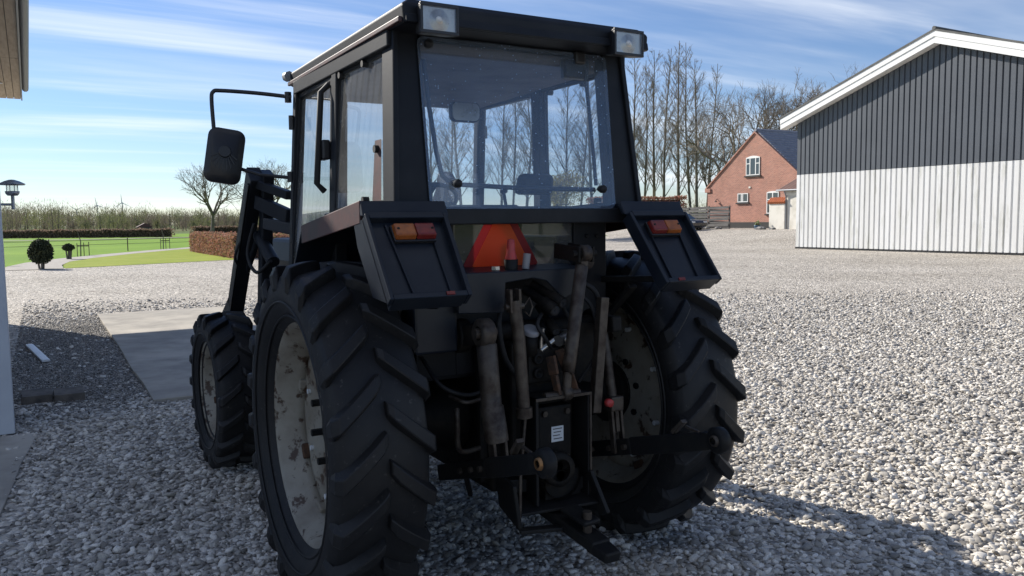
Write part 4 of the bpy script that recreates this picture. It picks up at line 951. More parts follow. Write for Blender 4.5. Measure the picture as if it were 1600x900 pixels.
b.hexa([(-.48, cyz(2.49), 2.485), (.48, cyz(2.49), 2.485), (.48, -.22, 2.485), (-.48, -.22, 2.485), (-.48, cyz(2.54), 2.54), (.48, cyz(2.54), 2.54), (.48, -.22, 2.54), (-.48, -.22, 2.54)])
b.box(-.60, .60, 1.26, 1.33, 1.15, 1.62)
b.box(-.655, .655, -.405, -.26, 1.685, 1.755)
cab2 = b.mesh('cab_frame', M['paint']); cab.data = cab2
bm_ = cab.modifiers.new('bevel', 'BEVEL') if not cab.modifiers else cab.modifiers[0]; bm_.width = .006; bm_.segments = 2
# rear wall below the window with cut-out for the lower pane (built as a surround)
b = B(); yy0, yy1 = -.285, -.25
b.box(-.52, -.325, yy0, yy1, 1.0, 1.69).box(.325, .52, yy0, yy1, 1.0, 1.69).box(-.325, .325, yy0, yy1, 1.0, 1.46)
P('rear_wall', b, 'paint')
P('cab_floor', B().box(-.50, .50, -.25, 1.26, .98, 1.06), 'paint')
for s in (-1, 1):
    P('inner_wall', B().box(s*.50-.015, s*.50+.015, -.28, .48, 1.0, 1.72), 'paint')
    for (x, z) in ((.40, 1.62), (.46, 1.62), (.40, 1.50)):
        P('bolt', B().disc((s*x, -.29, z), .011, .014, 'y', 8), 'black')
# roof
rv = []
for (z, e, yb, yf) in ((2.50, .0, -.475, 1.30), (2.575, .006, -.475, 1.31), (2.60, -.03, -.45, 1.27), (2.625, -.16, -.32, 1.15)):
    rv += [(-.625-e, yb, z), (.625+e, yb, z), (.605+e, yf, z), (-.605-e, yf, z)]
rf_ = [(3, 2, 1, 0), (12, 13, 14, 15)]
for j in range(3): rf_ += [(j*4+i, j*4+(i+1) % 4, (j+1)*4+(i+1) % 4, (j+1)*4+i) for i in range(4)]
roof = P('roof', B().add(rv, rf_), 'paint', bev=.010); roof.modifiers[0].segments = 3
P('headliner', B().hexa([(-.56, -.24, 2.44), (.56, -.24, 2.44), (.54, 1.12, 2.41), (-.54, 1.12, 2.41), (-.56, -.24, 2.495), (.56, -.24, 2.495), (.54, 1.12, 2.495), (-.54, 1.12, 2.495)]), 'liner', roof, .02)
P('drip_rail', B().bar((-.633, -.46, 2.515), (-.614, 1.30, 2.515), .018, .022).bar((.633, -.46, 2.515), (.614, 1.30, 2.515), .018, .022), 'paint_red', roof, .004)
P('drip_end', B().tube([(-.615, 1.28, 2.56), (-.615, 1.34, 2.565)], .03, 8), 'greycap', roof, 0)
P('rear_lip', B().hexa([(-.62, -.492, 2.50), (.62, -.492, 2.50), (.62, -.47, 2.50), (-.62, -.47, 2.50), (-.62, -.485, 2.535), (.62, -.485, 2.535), (.62, -.47, 2.535), (-.62, -.47, 2.535)]), 'paint', roof, .004)
# work lights
for s in (-1, 1):
    cx = -.49 if s < 0 else .475; tilt = RAD(0)
    h = P('work_light', B().hexa([(cx-.085, -.515, 2.455), (cx+.085, -.515, 2.455), (cx+.07, -.44, 2.465), (cx-.07, -.44, 2.465), (cx-.085, -.515, 2.575), (cx+.085, -.515, 2.575), (cx+.07, -.44, 2.56), (cx-.07, -.44, 2.56)]), 'plastic', None, .006)
    fr = B()
    for (a0, a1, c0, c1) in ((-.085, .085, 2.455, 2.468), (-.085, .085, 2.562, 2.575), (-.085, -.074, 2.468, 2.562), (.074, .085, 2.468, 2.562)):
        fr.box(cx+a0, cx+a1, -.53, -.515, c0, c1)
    P('bezel', fr, 'plastic', h, .002)
    P('reflector', B().hexa([(cx-.073, -.519, 2.469), (cx+.073, -.519, 2.469), (cx+.073, -.516, 2.469), (cx-.073, -.516, 2.469), (cx-.073, -.519, 2.561), (cx+.073, -.519, 2.561), (cx+.073, -.516, 2.561), (cx-.073, -.516, 2.561)]).lathe([(-.012, .004), (-.003, .03), (0.0, .046)], 16, 'y', (cx, -.519, 2.51)), 'bright', h, 0)
    P('bulb', B().lathe([(-.016, .001), (-.012, .012), (0, .014)], 10, 'y', (cx-.005, -.519, 2.512)), 'label', h, 0)
    P('lens', B().add([(cx-.074, -.527, 2.468), (cx+.074, -.527, 2.468), (cx+.074, -.527, 2.562), (cx-.074, -.527, 2.562)], [(0, 1, 2, 3)]), 'lampglass', h, 0)
# ------------------------------------------------------------------ glazing
def rear_glass(w0, w1, z0, z1, off, r=.035):
    out = []
    for (x, z) in rrect(1, 1, .04):
        zz = (z0+z1)/2+z*(z1-z0); hw_ = w0+(w1-w0)*(zz-z0)/(z1-z0); out.append((x*2*hw_, cyz(zz)-off, zz))
    return out
g_ = rear_glass(.492, .500, 1.752, 2.492, .014)
rw = B().add(g_, [tuple(range(len(g_)))]).build('rear_window', M['glass_rear'], trac)
b = B(); n = len(g_); inn = [(p[0]*.972, p[1]+.004, 2.122+(p[2]-2.122)*.966) for p in g_]; oo = [(p[0]*.999, p[1]+.006, p[2]) for p in g_]
b.add(inn+oo, [(i, (i+1) % n, n+(i+1) % n, n+i) for i in range(n)]); P('window_seal', b, 'rubber', rw, 0)
for (x, z) in ((-.365, 1.862), (.405, 1.845), (-.455, 2.455)):
    P('window_knob', B().lathe([(-.045, .001), (-.04, .014), (-.03, .019), (-.012, .019), (-.01, .010), (.01, .010)], 14, 'y', (x, cyz(z)-.014, z)), 'rubber', rw, 0)
P('grab_bar', B().tube([(-.455, cyz(2.4)+.03, 2.40), (-.44, cyz(2.2)+.04, 2.2), (-.42, cyz(2)+.04, 2.0), (-.40, cyz(1.9)+.04, 1.90), (-.36, cyz(1.87)+.03, 1.862), (0, cyz(1.86)+.035, 1.848), (.405, cyz(1.85)+.03, 1.845)], .011, 8), 'plastic', rw, 0)
wm = P('wiper_motor', B().box(.28, .42, cyz(2.42)+.02, cyz(2.42)+.07, 2.38, 2.47).box(.31, .37, cyz(2.46)-.03, cyz(2.46)+.01, 2.44, 2.50), 'plastic', rw, .01)
P('wiper_arm', B().tube([(.385, cyz(2.4)+.012, 2.42), (.40, cyz(2.2)+.014, 2.18), (.405, cyz(1.87)+.014, 1.865)], .009, 6).bar((.385, cyz(2.4)+.006, 2.4), (.40, cyz(1.95)+.006, 1.95), .012, .01), 'plastic', wm, 0)
# left and right side windows and doors
for s in (-1, 1):
    def sp(y, z, off=0.0): return (s*(cxz(z)-.012+off) if z > 1.7 else s*(LOWX-.012+off), y, z)
    q = [sp(-.275, 1.785), sp(.425, 1.755), sp(.405, 2.435), sp(-.215, 2.435)]
    gm = 'glass_side' if s < 0 else 'glass_front'
    wdw = B().add(q, [(0, 1, 2, 3)]).build('side_window', M[gm], trac)
    b = B()
    for i in range(4): b.bar(q[i], q[(i+1) % 4], .022, .016, up=(s, 0, 0))
    P('window_seal', b, 'rubber', wdw, 0)
    P('window_latch', B().add([sp(-.225, 1.79, .006), sp(-.115, 1.79, .006), sp(-.12, 2.06, .006), sp(-.20, 2.06, .006)], [(0, 1, 2, 3)]), 'paint_red', wdw, 0)
    P('latch_knob', B().disc((s*(cxz(2.02)+.002), -.16, 2.02), .017, .02, 'x', 12), 'rubber', wdw, 0)
    for (y, z) in ((-.04, 1.80), (.03, 2.42), (.36, 2.42)): P('window_knob', B().disc((s*(cxz(z)), y, z), .016, .03, 'x', 10), 'rubber', wdw, 0)
    # door
    dq = [sp(.515, 1.22), sp(1.29, 1.24), (s*.582, 1.15, 2.43), sp(.50, 2.43)]
    door = B()
    for i in range(4): door.bar(dq[i], dq[(i+1) % 4], .035, .04, up=(s, 0, 0))
    door.bar(sp(.52, 1.40), sp(1.27, 1.42), .03, .05, up=(s, 0, 0))
    dr = P('door', door, 'paint', None, .005)
    P('door_pane', B().add([sp(.52, 1.42), sp(1.26, 1.44), (s*.583, 1.145, 2.42), sp(.505, 2.42)], [(0, 1, 2, 3)]), gm, dr, 0)
    P('door_pane', B().add([sp(.52, 1.24, -.002), sp(1.28, 1.26, -.002), sp(1.265, 1.40, -.002), sp(.52, 1.38, -.002)], [(0, 1, 2, 3)]), gm, dr, 0)
    P('grab_handle', B().tube([(s*(cxz(2.4)+.01), .53, 2.40), (s*(cxz(2.38)+.05), .535, 2.36), (s*(cxz(1.9)+.05), .545, 1.9), (s*(cxz(1.9)+.01), .548, 1.86)], .016, 8), 'rubber', dr, 0)
    P('door_latch', B().box(s*(LOWX+.0)-.02, s*(LOWX+.0)+.02, .50, .60, 2.02, 2.12), 'plastic', dr, .008)
    for z in (1.55, 2.28): P('hinge', B().tube([(s*.635, 1.30-.10*(z-1.2), z-.04), (s*.635, 1.30-.10*(z-1.2), z+.04)], .018, 8), 'plastic', dr, 0)
ws = B().add([(-.575, 1.27, 1.62), (.575, 1.27, 1.62), (.55, 1.165, 2.42), (-.55, 1.165, 2.42)], [(0, 1, 2, 3)]).build('windscreen', M['glass_front'], trac)
# lower rear pane with the slow-vehicle emblem
pq = [(x, -.268, 1.575+z) for x, z in rrect(.66, .235, .02)]
lpane = B().add(pq, [tuple(range(len(pq)))]).build('lower_rear_window', M['glass_low'], trac)
def tri(cx, zb, w, h, cut, y, name, mat, inner=None):
    A = [(cx-w/2, zb), (cx+w/2, zb), (cx, zb+h)]
    def lerp(p, q, t): return (p[0]+(q[0]-p[0])*t, p[1]+(q[1]-p[1])*t)
    pts = []
    for i in range(3):
        pv, c_, nx = A[i-1], A[i], A[(i+1) % 3]; pts += [lerp(c_, pv, cut), lerp(c_, nx, cut)]
    o = [(x, y, z) for x, z in pts]
    return B().add(o, [tuple(range(6))]).build(name, M[mat], lpane)
ecx = -.075
def clipped(cx, zb, w, h, cut, y, zmax, name, mat):
    A = [Vector((cx-w/2, zb)), Vector((cx+w/2, zb)), Vector((cx, zb+h))]; pts = []
    for i in range(3):
        pts += [A[i].lerp(A[i-1], cut), A[i].lerp(A[(i+1) % 3], cut)]
    out = []
    for i in range(len(pts)):
        a, b_ = pts[i], pts[(i+1) % len(pts)]
        if a.y <= zmax: out.append(a)
        if (a.y-zmax)*(b_.y-zmax) < 0: out.append(a.lerp(b_, (zmax-a.y)/(b_.y-a.y)))
    return B().add([(p.x, y, p.y) for p in out], [tuple(range(len(out)))]).build(name, M[mat], lpane)
clipped(ecx, 1.463, .44, .375, .10, -.2715, 1.688, 'emblem_border', 'darkred')
clipped(ecx, 1.490, .315, .275, .02, -.2745, 1.686, 'emblem_triangle', 'orange')
# ------------------------------------------------------------------ fenders
for s in (-1, 1):
    T = lambda x, y, z: (s*x, y, z)
    f = B()
    f.hexa([T(.50, -.47, 1.765), T(.83, -.47, 1.765), T(.83, .36, 1.665), T(.50, .36, 1.665), T(.50, -.47, 1.785), T(.83, -.47, 1.785), T(.83, .36, 1.685), T(.50, .36, 1.685)])
    f.hexa([T(.50, .36, 1.665), T(.83, .36, 1.665), T(.83, .62, 1.36), T(.50, .62, 1.36), T(.50, .36, 1.685), T(.83, .36, 1.685), T(.83, .64, 1.37), T(.50, .64, 1.37)])
    # rear cap strip (sloping back)
    f.hexa([T(.46, -.485, 1.725), T(.835, -.485, 1.725), T(.83, -.46, 1.765), T(.46, -.46, 1.765), T(.46, -.515, 1.722), T(.835, -.515, 1.722), T(.83, -.478, 1.787), T(.46, -.478, 1.787)])
    fen = P('fender', f, 'paint_blue', None, .005)
    P('side_flange', B().hexa([T(.822, -.478, 1.695), T(.834, -.478, 1.695), T(.834, .36, 1.60), T(.822, .36, 1.60), T(.822, -.478, 1.786), T(.834, -.478, 1.786), T(.834, .36, 1.688), T(.822, .36, 1.688)]), 'paint_red', fen, .003)
    # tray: back plate with raised flanges and a lip
    t0 = Vector((0, -.500, 1.715)); t1 = Vector((0, -.745, 1.405)); d = (t1-t0); nn = Vector((0, -.31, .245)).normalized()
    def tp(x, t, h): p = t0+d*t+nn*h; return (s*x, p.y, p.z)
    b = B()
    def slabp(x0, x1, ta, tb, h0, h1, xa=None, xb=None):
        xa = x0 if xa is None else xa; xb = x1 if xb is None else xb
        b.hexa([tp(x0, ta, h0), tp(x1, ta, h0), tp(xb, tb, h0), tp(xa, tb, h0), tp(x0, ta, h1), tp(x1, ta, h1), tp(xb, tb, h1), tp(xa, tb, h1)])
    slabp(.488, .822, 0, 1, -.008, .0, .500, .822)
    slabp(.476, .494, 0, 1.03, -.035, .034, .490, .508)
    slabp(.814, .830, 0, 1.03, -.012, .034, .814, .830)
    slabp(.494, .814, -.02, .06, .001, .034)
    slabp(.508, .814, .97, 1.03, -.05, .034)
    P('fender_tray', b, 'paint_blue', fen, .005)
    b = B(); slabp(.560, .566, .22, .97, .0005, .012, .556, .566); slabp(.742, .752, .10, .97, .0005, .012, .712, .722); P('pressed_rib', b, 'paint_blue', fen, .003)
    b = B().add([T(.832, -.50, 1.71), T(.832, -.745, 1.40), T(.832, -.60, 1.41), T(.832, -.44, 1.60), T(.832, -.40, 1.70)], [(0, 1, 2, 3, 4)])
    P('fender_skirt', b, 'paint_blue', fen, 0)
    lo_, hi_ = .13, .335
    lamp = P('tail_lamp', (lambda bb: bb)(B().hexa([tp(.555, lo_, .002), tp(.735, lo_, .002), tp(.735, hi_, .002), tp(.555, hi_, .002), tp(.555, lo_, .022), tp(.735, lo_, .022), tp(.735, hi_, .022), tp(.555, hi_, .022)])), 'plastic', None, .004)
    P('red_lens', B().hexa([tp(.557, lo_+.01, .0225), tp(.643, lo_+.01, .0225), tp(.643, hi_-.01, .0225), tp(.557, hi_-.01, .0225), tp(.561, lo_+.03, .05), tp(.643, lo_+.03, .05), tp(.643, hi_-.03, .05), tp(.561, hi_-.03, .05)]), 'red_lens', lamp, .006)
    P('amber_lens', B().hexa([tp(.645, lo_+.01, .0225), tp(.733, lo_+.01, .0225), tp(.733, hi_-.01, .0225), tp(.645, hi_-.01, .0225), tp(.645, lo_+.03, .05), tp(.729, lo_+.03, .05), tp(.729, hi_-.03, .05), tp(.645, hi_-.03, .05)]), 'orange_lens', lamp, .006)
    for x in (.573, .718): P('lens_screw', B().lathe([(0, .001), (0, .006), (.004, .006)], 8, 'y', tp(x, .235, .052)), 'black', lamp, 0)
    P('reflector', B().hexa([tp(.565, .985, .0345), tp(.60, .985, .0345), tp(.60, 1.02, .0345), tp(.565, 1.02, .0345), tp(.565, .985, .040), tp(.60, .985, .040), tp(.60, 1.02, .040), tp(.565, 1.02, .040)]), 'red_lens', fen, 0)
    P('fender_strut', B().bar(T(.52, -.50, 1.38), T(.50, -.27, 1.18), .05, .02).bar(T(.56, -.62, 1.42), T(.50, -.26, 1.40), .03, .03), 'black', fen, .004)
P('battery_box', B().box(-.60, -.40, -.46, -.26, 1.14, 1.40), 'paint_blue', None, .012)
# ------------------------------------------------------------------ rear shelf over the hydraulics
b = B().hexa([(-.42, -.50, 1.462), (.24, -.50, 1.462), (.28, -.26, 1.472), (-.42, -.26, 1.472), (-.42, -.50, 1.480), (.24, -.50, 1.480), (.28, -.26, 1.490), (-.42, -.26, 1.490)])
pl = [(-.42, 1.48), (-.42, 1.31), (-.20, 1.30), (-.19, 1.43), (-.05, 1.445), (.02, 1.43), (.07, 1.385), (.11, 1.34), (.24, 1.40), (.24, 1.48)]
b.prism(pl, 'y', -.512, -.50)
b.prism([(-.50, 1.31), (-.26, 1.31), (-.26, 1.47), (-.50, 1.47)], 'x', -.42, -.408)
sh = P('rear_shelf', b, 'paint_blue', None, .004)
P('red_bottle', B().lathe([(0, .001), (0, .026), (.03, .027), (.055, .02), (.085, .019), (.11, .016), (.115, .001)], 18, 'z', (-.115, -.43, 1.505)), 'red', sh, 0)
P('bottle_holder', B().lathe([(0, .030), (.045, .032), (.045, .028)], 16, 'z', (-.115, -.43, 1.482)), 'black', sh, 0)
P('grey_cup', B().tube([(-.055, -.455, 1.484), (-.045, -.455, 1.552)], .017, 14), 'greycap', sh, 0)
P('nut', B().disc((-.205, -.45, 1.492), .020, .016, 'z', 6), 'bright', sh, 0)
# ------------------------------------------------------------------ hydraulics, linkage
P('rear_cover', B().box(-.16, .20, -.50, -.39, .62, 1.16), 'grime', None, .02)
P('lift_shaft', B().tube([(-.40, -.40, 1.20), (.42, -.40, 1.20)], .045, 14), 'grime', None, 0)
for s in (-1, 1):
    P('lift_arm', B().bar((s*.36, -.38, 1.20), (s*.35, -.60, 1.22), .05, .10, h2=.07).disc((s*.36, -.40, 1.20), .075, .06, 'x', 18), 'grime', None, .008)
def rod(name, pts, r, mat, n=14): return P(name, B().tube(pts, r, n), mat, None, 0)
c = P('lift_cylinder', B().tube([(-.350, -.615, 1.19), (-.347, -.62, 1.185), (-.338, -.63, 1.0), (-.335, -.635, .93), (-.335, -.636, .925), (-.322, -.655, .78)], [.03, .043, .043, .043, .05, .05], 18), 'steel', None, 0)
P('cylinder_eye', B().lathe([(-.03, .03), (-.03, .055), (-.022, .062), (.022, .062), (.03, .055), (.03, .03)], 22, 'x', (-.352, -.61, 1.235)).tube([(-.40, -.61, 1.235), (-.30, -.61, 1.235)], .024, 12), 'steel', c, 0)
P('cylinder_clevis', B().bar((-.35, -.655, .80), (-.345, -.67, .66), .014, .05).bar((-.295, -.655, .80), (-.29, -.67, .66), .014, .05), 'steel', c, .003)
c = rod('stabiliser_rod', [(-.20, -.60, 1.36), (-.185, -.61, 1.20), (-.168, -.62, .87)], .028, 'steel')
P('clevis', B().bar((-.225, -.60, 1.41), (-.222, -.60, 1.31), .012, .04).bar((-.182, -.60, 1.41), (-.18, -.60, 1.31), .012, .04).tube([(-.245, -.60, 1.335), (-.155, -.60, 1.335)], .013, 10), 'steel', c, .002)
P('end_collar', B().tube([(-.169, -.62, .90), (-.167, -.62, .855)], .036, 14), 'steel', c, 0)
P('lynch_pin', B().tube([(-.15, -.605, 1.34), (-.13, -.61, 1.37), (-.115, -.61, 1.33), (-.13, -.61, 1.29), (-.15, -.605, 1.31)], .004, 6), 'steel', c, 0)
t = rod('top_link', [(.152, -.60, 1.50), (.150, -.60, 1.495), (.075, -.615, 1.08), (.060, -.618, 1.03), (.058, -.618, 1.028)], [.02, .029, .030, .030, .026], 'steel', 18)
P('top_eye', B().lathe([(-.02, .016), (-.02, .038), (.02, .038), (.02, .016)], 20, 'x', (.165, -.60, 1.55)).bar((.160, -.60, 1.53), (.152, -.60, 1.48), .035, .03), 'steel', t, 0)
P('top_bracket', B().bar((.125, -.42, 1.56), (.128, -.62, 1.545), .012, .07).bar((.20, -.42, 1.56), (.202, -.62, 1.545), .012, .07).tube([(.10, -.60, 1.55), (.225, -.60, 1.55)], .015, 10), 'grime', t, .003)
P('threaded_end', B().tube([(.060, -.618, 1.03), (.052, -.62, .95)], .020, 12).lathe([(-.018, .012), (-.018, .032), (.018, .032), (.018, .012)], 16, 'x', (.05, -.62, .935)), 'steel', t, 0)
P('fork_arm', B().bar((-.005, -.58, 1.10), (.0, -.60, 1.02), .016, .05).bar((0, -.60, 1.02), (.015, -.61, .93), .016, .045), 'rust', None, .003)
P('fork_arm', B().bar((.06, -.55, 1.12), (.085, -.58, 1.02), .016, .04).bar((.085, -.58, 1.02), (.105, -.60, .93), .016, .05), 'rust', None, .003)
P('fork_pin', B().tube([(-.06, -.61, .93), (.125, -.61, .93)], .018, 12), 'steel', None, 0)
P('square_bar', B().bar((.29, -.57, 1.345), (.235, -.58, .815), .045, .04, up=(0, 1, 0)), 'steel', None, .004)
c = rod('lift_rod', [(.36, -.46, 1.21), (.365, -.50, 1.04), (.372, -.53, .86)], .024, 'steel')
P('turnbuckle', B().box(.340, .412, -.57, -.50, .80, .87), 'steel', c, .006)
P('rod_yoke', B().bar((.352, -.545, .80), (.362, -.56, .60), .014, .03).bar((.405, -.545, .80), (.415, -.56, .60), .014, .03).bar((.378, -.55, .80), (.384, -.555, .70), .02, .02), 'steel', c, .002)
P('red_knob', B().lathe([(-.015, .001), (-.015, .018), (.01, .02), (.012, .001)], 12, 'y', (.285, -.62, .862)), 'red', c, 0)
for s in (-1, 1):
    xo = .45 if s > 0 else .40; zo = .782 if s > 0 else .825
    a0 = Vector((s*.33, -.10, .50)); a1 = Vector((s*xo, -1.10, zo-.01)); am = a0.lerp(a1, .55)
    l = P('lower_link', B().bar(a0, am, .028, .075).bar(am, a1, .030, .085, h2=.075), 'black', None, .006)
    P('ball_end', B().lathe([(-.024, .026), (-.024, .046), (-.016, .055), (.016, .055), (.024, .046), (.024, .026)], 24, 'x', (s*xo, -1.15, zo+.004)).bar(a1+Vector((0, .04, 0)), a1+Vector((0, -.03, .008)), .04, .06), 'black', l, 0)
    P('ball_bushing', B().lathe([(-.034, .015), (-.034, .022), (0, .030), (.034, .022), (.034, .015)], 18, 'x', (s*xo, -1.15, zo+.004)), 'brass' if s < 0 else 'steel', l, 0)
    for k in (.30, .42, .52): P('link_bolt', B().tube([a0.lerp(a1, k)-Vector((.03, 0, 0)), a0.lerp(a1, k)+Vector((.03, 0, 0))], .014, 8), 'steel', l, 0)
    P('link_latch', B().bar(a0.lerp(a1, .80)+Vector((0, 0, .05)), a0.lerp(a1, .86)+Vector((0, 0, .095)), .03, .018).bar(a0.lerp(a1, .86)+Vector((.01, 0, .07)), a0.lerp(a1, .93)+Vector((.01, 0, .04)), .012, .012), 'steel', l, .002)
    P('check_chain', B().bar(a0.lerp(a1, .3), Vector((s*.22, -.2, .40)), .02, .02), 'black', l, 0)
# PTO / hitch frame
fr = B()
for (x0, x1, z0, z1) in ((-.115, -.100, .45, .93), (.160, .175, .45, .93), (-.115, .175, .915, .93)): fr.box(x0, x1, -.63, -.46, z0, z1)
hf_ = P('hitch_frame', fr, 'black', None, .004)
P('frame_edge', B().box(-.117, .177, -.637, -.630, .917, .930).box(.168, .177, -.637, -.630, .47, .917), 'steel', hf_, .001)
v = P('valve_block', B().box(-.06, .12, -.56, -.48, .60, .87), 'grime', None, .01)
for (x, z) in ((-.03, .84), (.09, .84), (-.03, .63), (.09, .63), (-.08, .70)): P('valve_bolt', B().disc((x, -.565, z), .014, .018, 'y', 6), 'steel', v, 0)
P('data_label', B().box(.008, .072, -.563, -.5605, .705, .775), 'label', v, 0)
for i in range(4): P('label_print', B().box(.015+.004*(i % 2), .064-.006*(i % 3), -.5642, -.5632, .762-i*.015, .766-i*.015), 'ink', v, 0)
for i, z in enumerate((1.085, 1.02)):
    P('coupling_face', B().lathe([(0, .024), (-.02, .024), (-.02, .014), (-.008, .012), (-.008, .001)], 18, 'y', (-.045, -.53, z)), 'grime', v, 0)
P('valve_tower', B().box(-.09, .08, -.53, -.40, .97, 1.13), 'grime', None, .012)
fb = P('filter_bowl', B().lathe([(0, .001), (0, .032), (.10, .036), (.105, .001)], 22, 'z', (-.075, -.52, 1.10)), 'grime', None, 0)
P('bowl_lid', B().lathe([(0, .040), (.016, .040), (.022, .034), (.018, .001)], 22, 'z', (0, 0, 0)).xf(Matrix.Translation((-.075, -.525, 1.205)) @ Matrix.Rotation(RAD(28), 4, 'X')), 'greycap', fb, 0)
for (a, b_, r) in (((-.04, -.42, 1.39), (.03, -.56, 1.30), .026), ((.0, -.42, 1.41), (.075, -.56, 1.33), .024), ((.03, -.42, 1.31), (.055, -.53, 1.20), .02)):
    q = P('hydraulic_coupler', B().tube([a, Vector(a).lerp(Vector(b_), .6), Vector(a).lerp(Vector(b_), .61), b_], [r*.85, r*.85, r*1.15, r*1.15], 14), 'grime', None, 0)
    P('dust_cap', B().lathe([(0, .001), (-.01, r*.7), (.0, r*1.0)], 12, 'y', (b_[0], b_[1]-.004, b_[2])), 'rubber', q, 0)
P('brass_fitting', B().tube([(-.018, -.52, 1.10), (-.016, -.52, 1.16), (-.012, -.53, 1.22)], .010, 8).tube([(-.018, -.52, 1.12), (.06, -.53, 1.17)], .014, 8), 'bright', None, 0)
hoses = [[(-.3, -.45, .70), (-.42, -.50, .72), (-.44, -.52, .86), (-.43, -.5, .90)], [(-.44, -.45, .95), (-.40, -.52, .93), (-.33, -.52, .935)], [(.10, -.50, 1.33), (.13, -.55, 1.22), (.12, -.56, 1.10), (.10, -.53, 1.0)],
         [(-.15, -.42, 1.35), (-.22, -.5, 1.25), (-.20, -.52, 1.1), (-.12, -.5, 1.0)], [(.18, -.45, 1.38), (.26, -.52, 1.3), (.27, -.55, 1.1), (.2, -.5, .95)], [(-.5, -.3, 1.1), (-.48, -.45, 1.0), (-.36, -.48, .95), (-.22, -.46, .98)],
         [(.22, -.46, 1.42), (.30, -.50, 1.36), (.33, -.48, 1.22), (.30, -.45, 1.1)], [(.0, -.50, 1.28), (-.06, -.56, 1.24), (-.02, -.56, 1.18), (.04, -.52, 1.12)], [(-.27, -.45, 1.28), (-.29, -.52, 1.1), (-.27, -.53, .9), (-.24, -.48, .75)]]
def smooth_path(pts, n=7):
    pts = [Vector(p) for p in pts]; pts = [pts[0]]+pts+[pts[-1]]; out = []
    for i in range(len(pts)-3):
        p0, p1, p2, p3 = pts[i:i+4]
        for k in range(n):
            t = k/n; out.append(.5*((2*p1)+(p2-p0)*t+(2*p0-5*p1+4*p2-p3)*t*t+(3*p1-p0-3*p2+p3)*t**3))
    out.append(pts[-2]); return out
for i, hpts in enumerate(hoses): P('hydraulic_hose', B().tube(smooth_path(hpts), .009 if i % 3 else .012, 8), 'steel' if i in (0, 1) else 'rubber', None, 0)
P('spool_valve', B().box(.10, .17, -.55, -.48, 1.12, 1.20).tube([(.10, -.54, 1.17), (.05, -.56, 1.16)], .026, 12), 'bright', None, .006)
P('bracket_plate', B().prism([(.20, .95), (.34, .92), (.40, 1.05), (.38, 1.20), (.24, 1.22)], 'y', -.47, -.455), 'grime', None, .003)
P('side_round_lamp', B().tube([(.33, -.34, 1.50), (.33, -.40, 1.50)], .035, 16), 'steel', None, 0)
# pick-up hitch
hk = B()
hk.hexa([(-.21, -.64, .36), (-.19, -.64, .36), (-.19, -.46, .42), (-.21, -.46, .42), (-.235, -.63, .56), (-.215, -.63, .56), (-.215, -.46, .60), (-.235, -.46, .60)])
hk.bar((.165, -.62, .56), (.20, -.70, .38), .02, .08, up=(0, 1, 0))
hk.bar((-.21, -.64, .365), (-.03, -.70, .365), .05, .018).bar((-.21, -.50, .53), (.17, -.56, .50), .06, .06)
ht = P('pickup_hitch', hk, 'black', None, .005)
P('hitch_plate', B().hexa([(-.20, -.64, .425), (.18, -.68, .425), (.17, -.46, .475), (-.20, -.46, .475), (-.20, -.64, .437), (.18, -.68, .437), (.17, -.46, .487), (-.20, -.46, .487)]), 'black', ht, .003)
P('drawbar', B().bar((0.0, -.52, .40), (.02, -.92, .345), .095, .05).bar((.0, -.70, .45), (.02, -.86, .425), .09, .022).bar((.02, -.88, .342), (.022, -1.0, .325), .10, .045, w2=.075), 'black', ht, .008)
P('drawbar_pin', B().tube([(.012, -.83, .33), (.012, -.83, .47)], .02, 12), 'steel', ht, 0)
P('pin_housing', B().lathe([(-.03, .05), (-.03, .075), (.03, .075), (.03, .05)], 20, 'y', (-.0, -.62, .60)).box(-.05, .14, -.60, -.48, .46, .58), 'grime', ht, 0)
P('release_rod', B().tube([(-.15, -.60, .86), (-.19, -.62, .60), (-.20, -.63, .42)], .008, 6), 'steel', ht, 0)
P('pto_guard', B().lathe([(-.62, .10), (-.46, .11)], 22, 'y', (.03, 0, .56)), 'grime', None, 0)
P('pto_shaft', B().tube([(.03, -.60, .56), (.03, -.40, .56)], .022, 10), 'steel', None, 0)
# ------------------------------------------------------------------ cab interior
st = P('seat', B().box(-.24, .24, .10, .56, 1.42, 1.55), 'seat', None, .04)
P('seat_back', B().hexa([(-.24, .06, 1.50), (.24, .06, 1.50), (.24, .17, 1.50), (-.24, .17, 1.50), (-.22, -.02, 1.78), (.22, -.02, 1.78), (.22, .06, 1.78), (-.22, .06, 1.78)]), 'seat', st, .04)
P('armrest', B().box(.25, .34, .06, .42, 1.68, 1.76), 'seat', st, .02)
P('seat_base', B().box(-.18, .18, .12, .5, 1.06, 1.42), 'plastic', st, .01)
P('headrest', B().hexa([(.16, -.05, 1.83), (.37, -.05, 1.83), (.37, .03, 1.83), (.16, .03, 1.83), (.17, -.07, 1.935), (.36, -.07, 1.935), (.36, 0, 1.935), (.17, 0, 1.935)]), 'seat', st, .025)
P('dashboard', B().hexa([(-.30, .92, 1.06), (.30, .92, 1.06), (.30, 1.24, 1.06), (-.30, 1.24, 1.06), (-.30, .88, 1.68), (.30, .88, 1.68), (.30, 1.22, 1.76), (-.30, 1.22, 1.76)]), 'plastic', None, .03)
swp = P('steering_wheel', B().tube([(.20*math.cos(a), .20*math.sin(a), 0) for a in [2*PI*k/28 for k in range(29)]], .014, 8, cap=False).bar((-.2, 0, 0), (.2, 0, 0), .03, .012).bar((0, 0, 0), (0, -.2, 0), .03, .012).disc((0, 0, 0), .05, .03, 'z', 16), 'plastic', None, 0)
swp.location = (0, .78, 1.80); swp.rotation_euler = (RAD(-32), 0, 0)
P('steering_column', B().tube([(0, .79, 1.79), (0, 1.0, 1.45)], .035, 10), 'plastic', None, 0)
